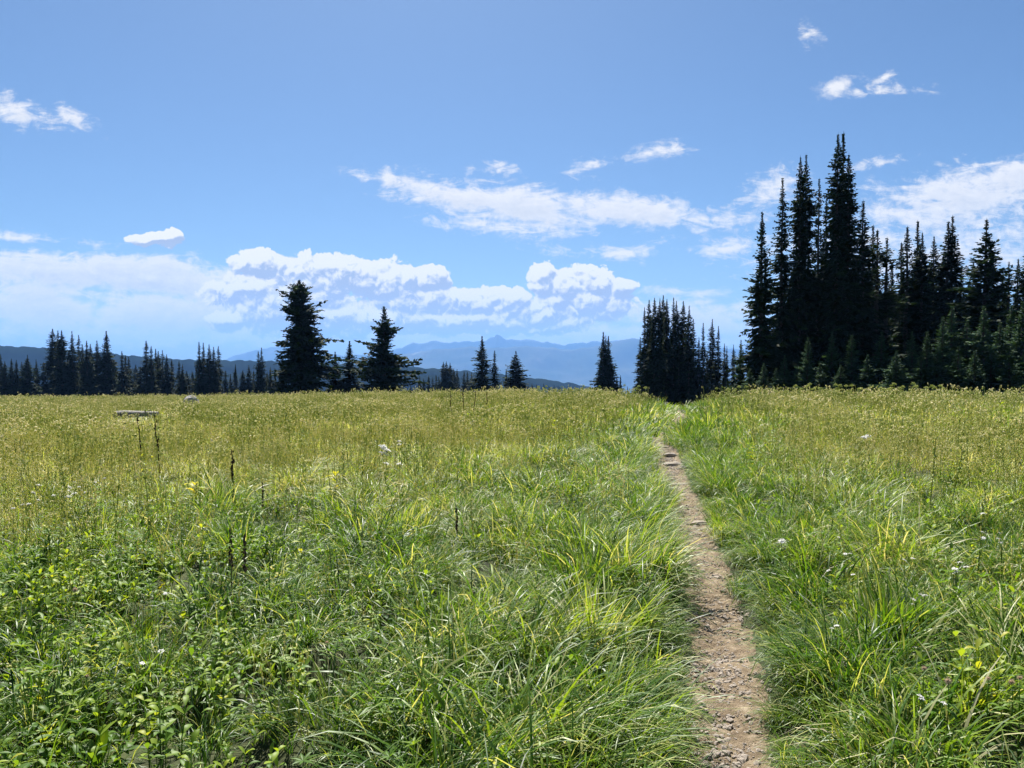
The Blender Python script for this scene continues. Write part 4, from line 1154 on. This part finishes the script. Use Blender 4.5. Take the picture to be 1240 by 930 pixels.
    gcu = field_group('cumulus_field', CU, 'cu'); gac = field_group('veil_field', AC, 'ac')
    def ev(g, off):
        n = nt.nodes.new('ShaderNodeGroup'); n.node_tree = g
        if off == (0, 0): nt.links.new(P, n.inputs[0])
        else:
            a = nt.nodes.new('ShaderNodeVectorMath'); a.operation = 'ADD'; nt.links.new(P, a.inputs[0]); a.inputs[1].default_value = (*off, 0)
            nt.links.new(a.outputs[0], n.inputs[0])
        return n.outputs[0]
    def smooth(v, a, b, c=0., d=1.):
        m = nt.nodes.new('ShaderNodeMapRange'); m.interpolation_type = 'SMOOTHSTEP'
        nt.links.new(v, m.inputs['Value']); m.inputs['From Min'].default_value = a; m.inputs['From Max'].default_value = b
        m.inputs['To Min'].default_value = c; m.inputs['To Max'].default_value = d
        return m.outputs[0]
    c0 = ev(gcu, (0, 0)); c1 = ev(gcu, (-2.5, 6))
    a0 = ev(gac, (0, 0)); a1 = ev(gac, (-5, 9))
    front = smooth(sep.outputs[1], .15, .4)
    acu = smooth(c0, .0, .15); aac = smooth(a0, -.12, .95, 0, .97)
    lit_c = math_n(nt, 'ADD', math_n(nt, 'MULTIPLY', math_n(nt, 'SUBTRACT', c0, c1), 2.7), smooth(c0, 1.2, .05, .26, .66), clamp=True)
    lit_a = math_n(nt, 'ADD', math_n(nt, 'MULTIPLY', math_n(nt, 'SUBTRACT', a0, a1), .6), smooth(a0, 1.5, .2, .35, 1.0), clamp=True)
    def mixc(f, a, b):
        m = nt.nodes.new('ShaderNodeMix'); m.data_type = 'RGBA'
        if isinstance(f, float): m.inputs[0].default_value = f
        else: nt.links.new(f, m.inputs[0])
        for s, c in ((6, a), (7, b)):
            if isinstance(c, tuple): m.inputs[s].default_value = (*c, 1)
            else: nt.links.new(c, m.inputs[s])
        return m.outputs[2]
    K = 6.6
    SH, LT = tuple(K * c for c in (.50, .61, .83)), tuple(K * c for c in (1.12, 1.11, 1.10))
    colc = mixc(lit_c, SH, LT); cola = mixc(lit_a, tuple(K * c for c in (.76, .82, .92)), tuple(K * c for c in (1.03, 1.03, 1.05)))
    tint = nt.nodes.new('ShaderNodeMix'); tint.data_type = 'RGBA'; tint.blend_type = 'MULTIPLY'; tint.inputs[0].default_value = 1
    nt.links.new(sky.outputs[0], tint.inputs[6]); tint.inputs[7].default_value = (.535, .685, .795, 1)
    s1 = mixc(math_n(nt, 'MULTIPLY', aac, front), tint.outputs[2], cola)
    s2 = mixc(math_n(nt, 'MULTIPLY', acu, front), s1, colc)
    nt.links.new(s2, bg.inputs['Color']); nt.links.new(bg.outputs[0], out.inputs['Surface'])
build_world()

sun = bpy.data.lights.new('sun', 'SUN'); sun.energy = 5.0; sun.angle = math.radians(.53); sun.color = (1, .955, .88)
so = bpy.data.objects.new('sun', sun); COL.objects.link(so)
sd = Vector((math.sin(SUN_AZ) * math.cos(SUN_EL), math.cos(SUN_AZ) * math.cos(SUN_EL), math.sin(SUN_EL)))
so.rotation_euler = (-sd).to_track_quat('-Z', 'Y').to_euler(); so.location = (0, 0, 60)

cam = bpy.data.cameras.new('camera'); co = bpy.data.objects.new('camera', cam); COL.objects.link(co)
cam.sensor_width = 36; cam.lens = 36 * F / 1240; cam.clip_end = 60000; cam.clip_start = .05
co.location = (0, 0, EYE); co.rotation_euler = (PI / 2 + PITCH, 0, 0)
scene.camera = co

scene.render.engine = 'CYCLES'
cy = scene.cycles
cy.use_denoising = True
try: cy.denoiser = 'OPENIMAGEDENOISE'
except Exception: pass
cy.max_bounces = 6; cy.diffuse_bounces = 2; cy.glossy_bounces = 1; cy.transmission_bounces = 3; cy.volume_bounces = 0; cy.transparent_max_bounces = 4
cy.use_adaptive_sampling = True; cy.adaptive_threshold = .02
cy.caustics_reflective = False; cy.caustics_refractive = False
vs = scene.view_settings
scene.display_settings.display_device = 'sRGB'
vs.view_transform = 'Standard'; vs.look = 'None'; vs.exposure = 1.4; vs.gamma = 1.0; vs.use_curve_mapping = False
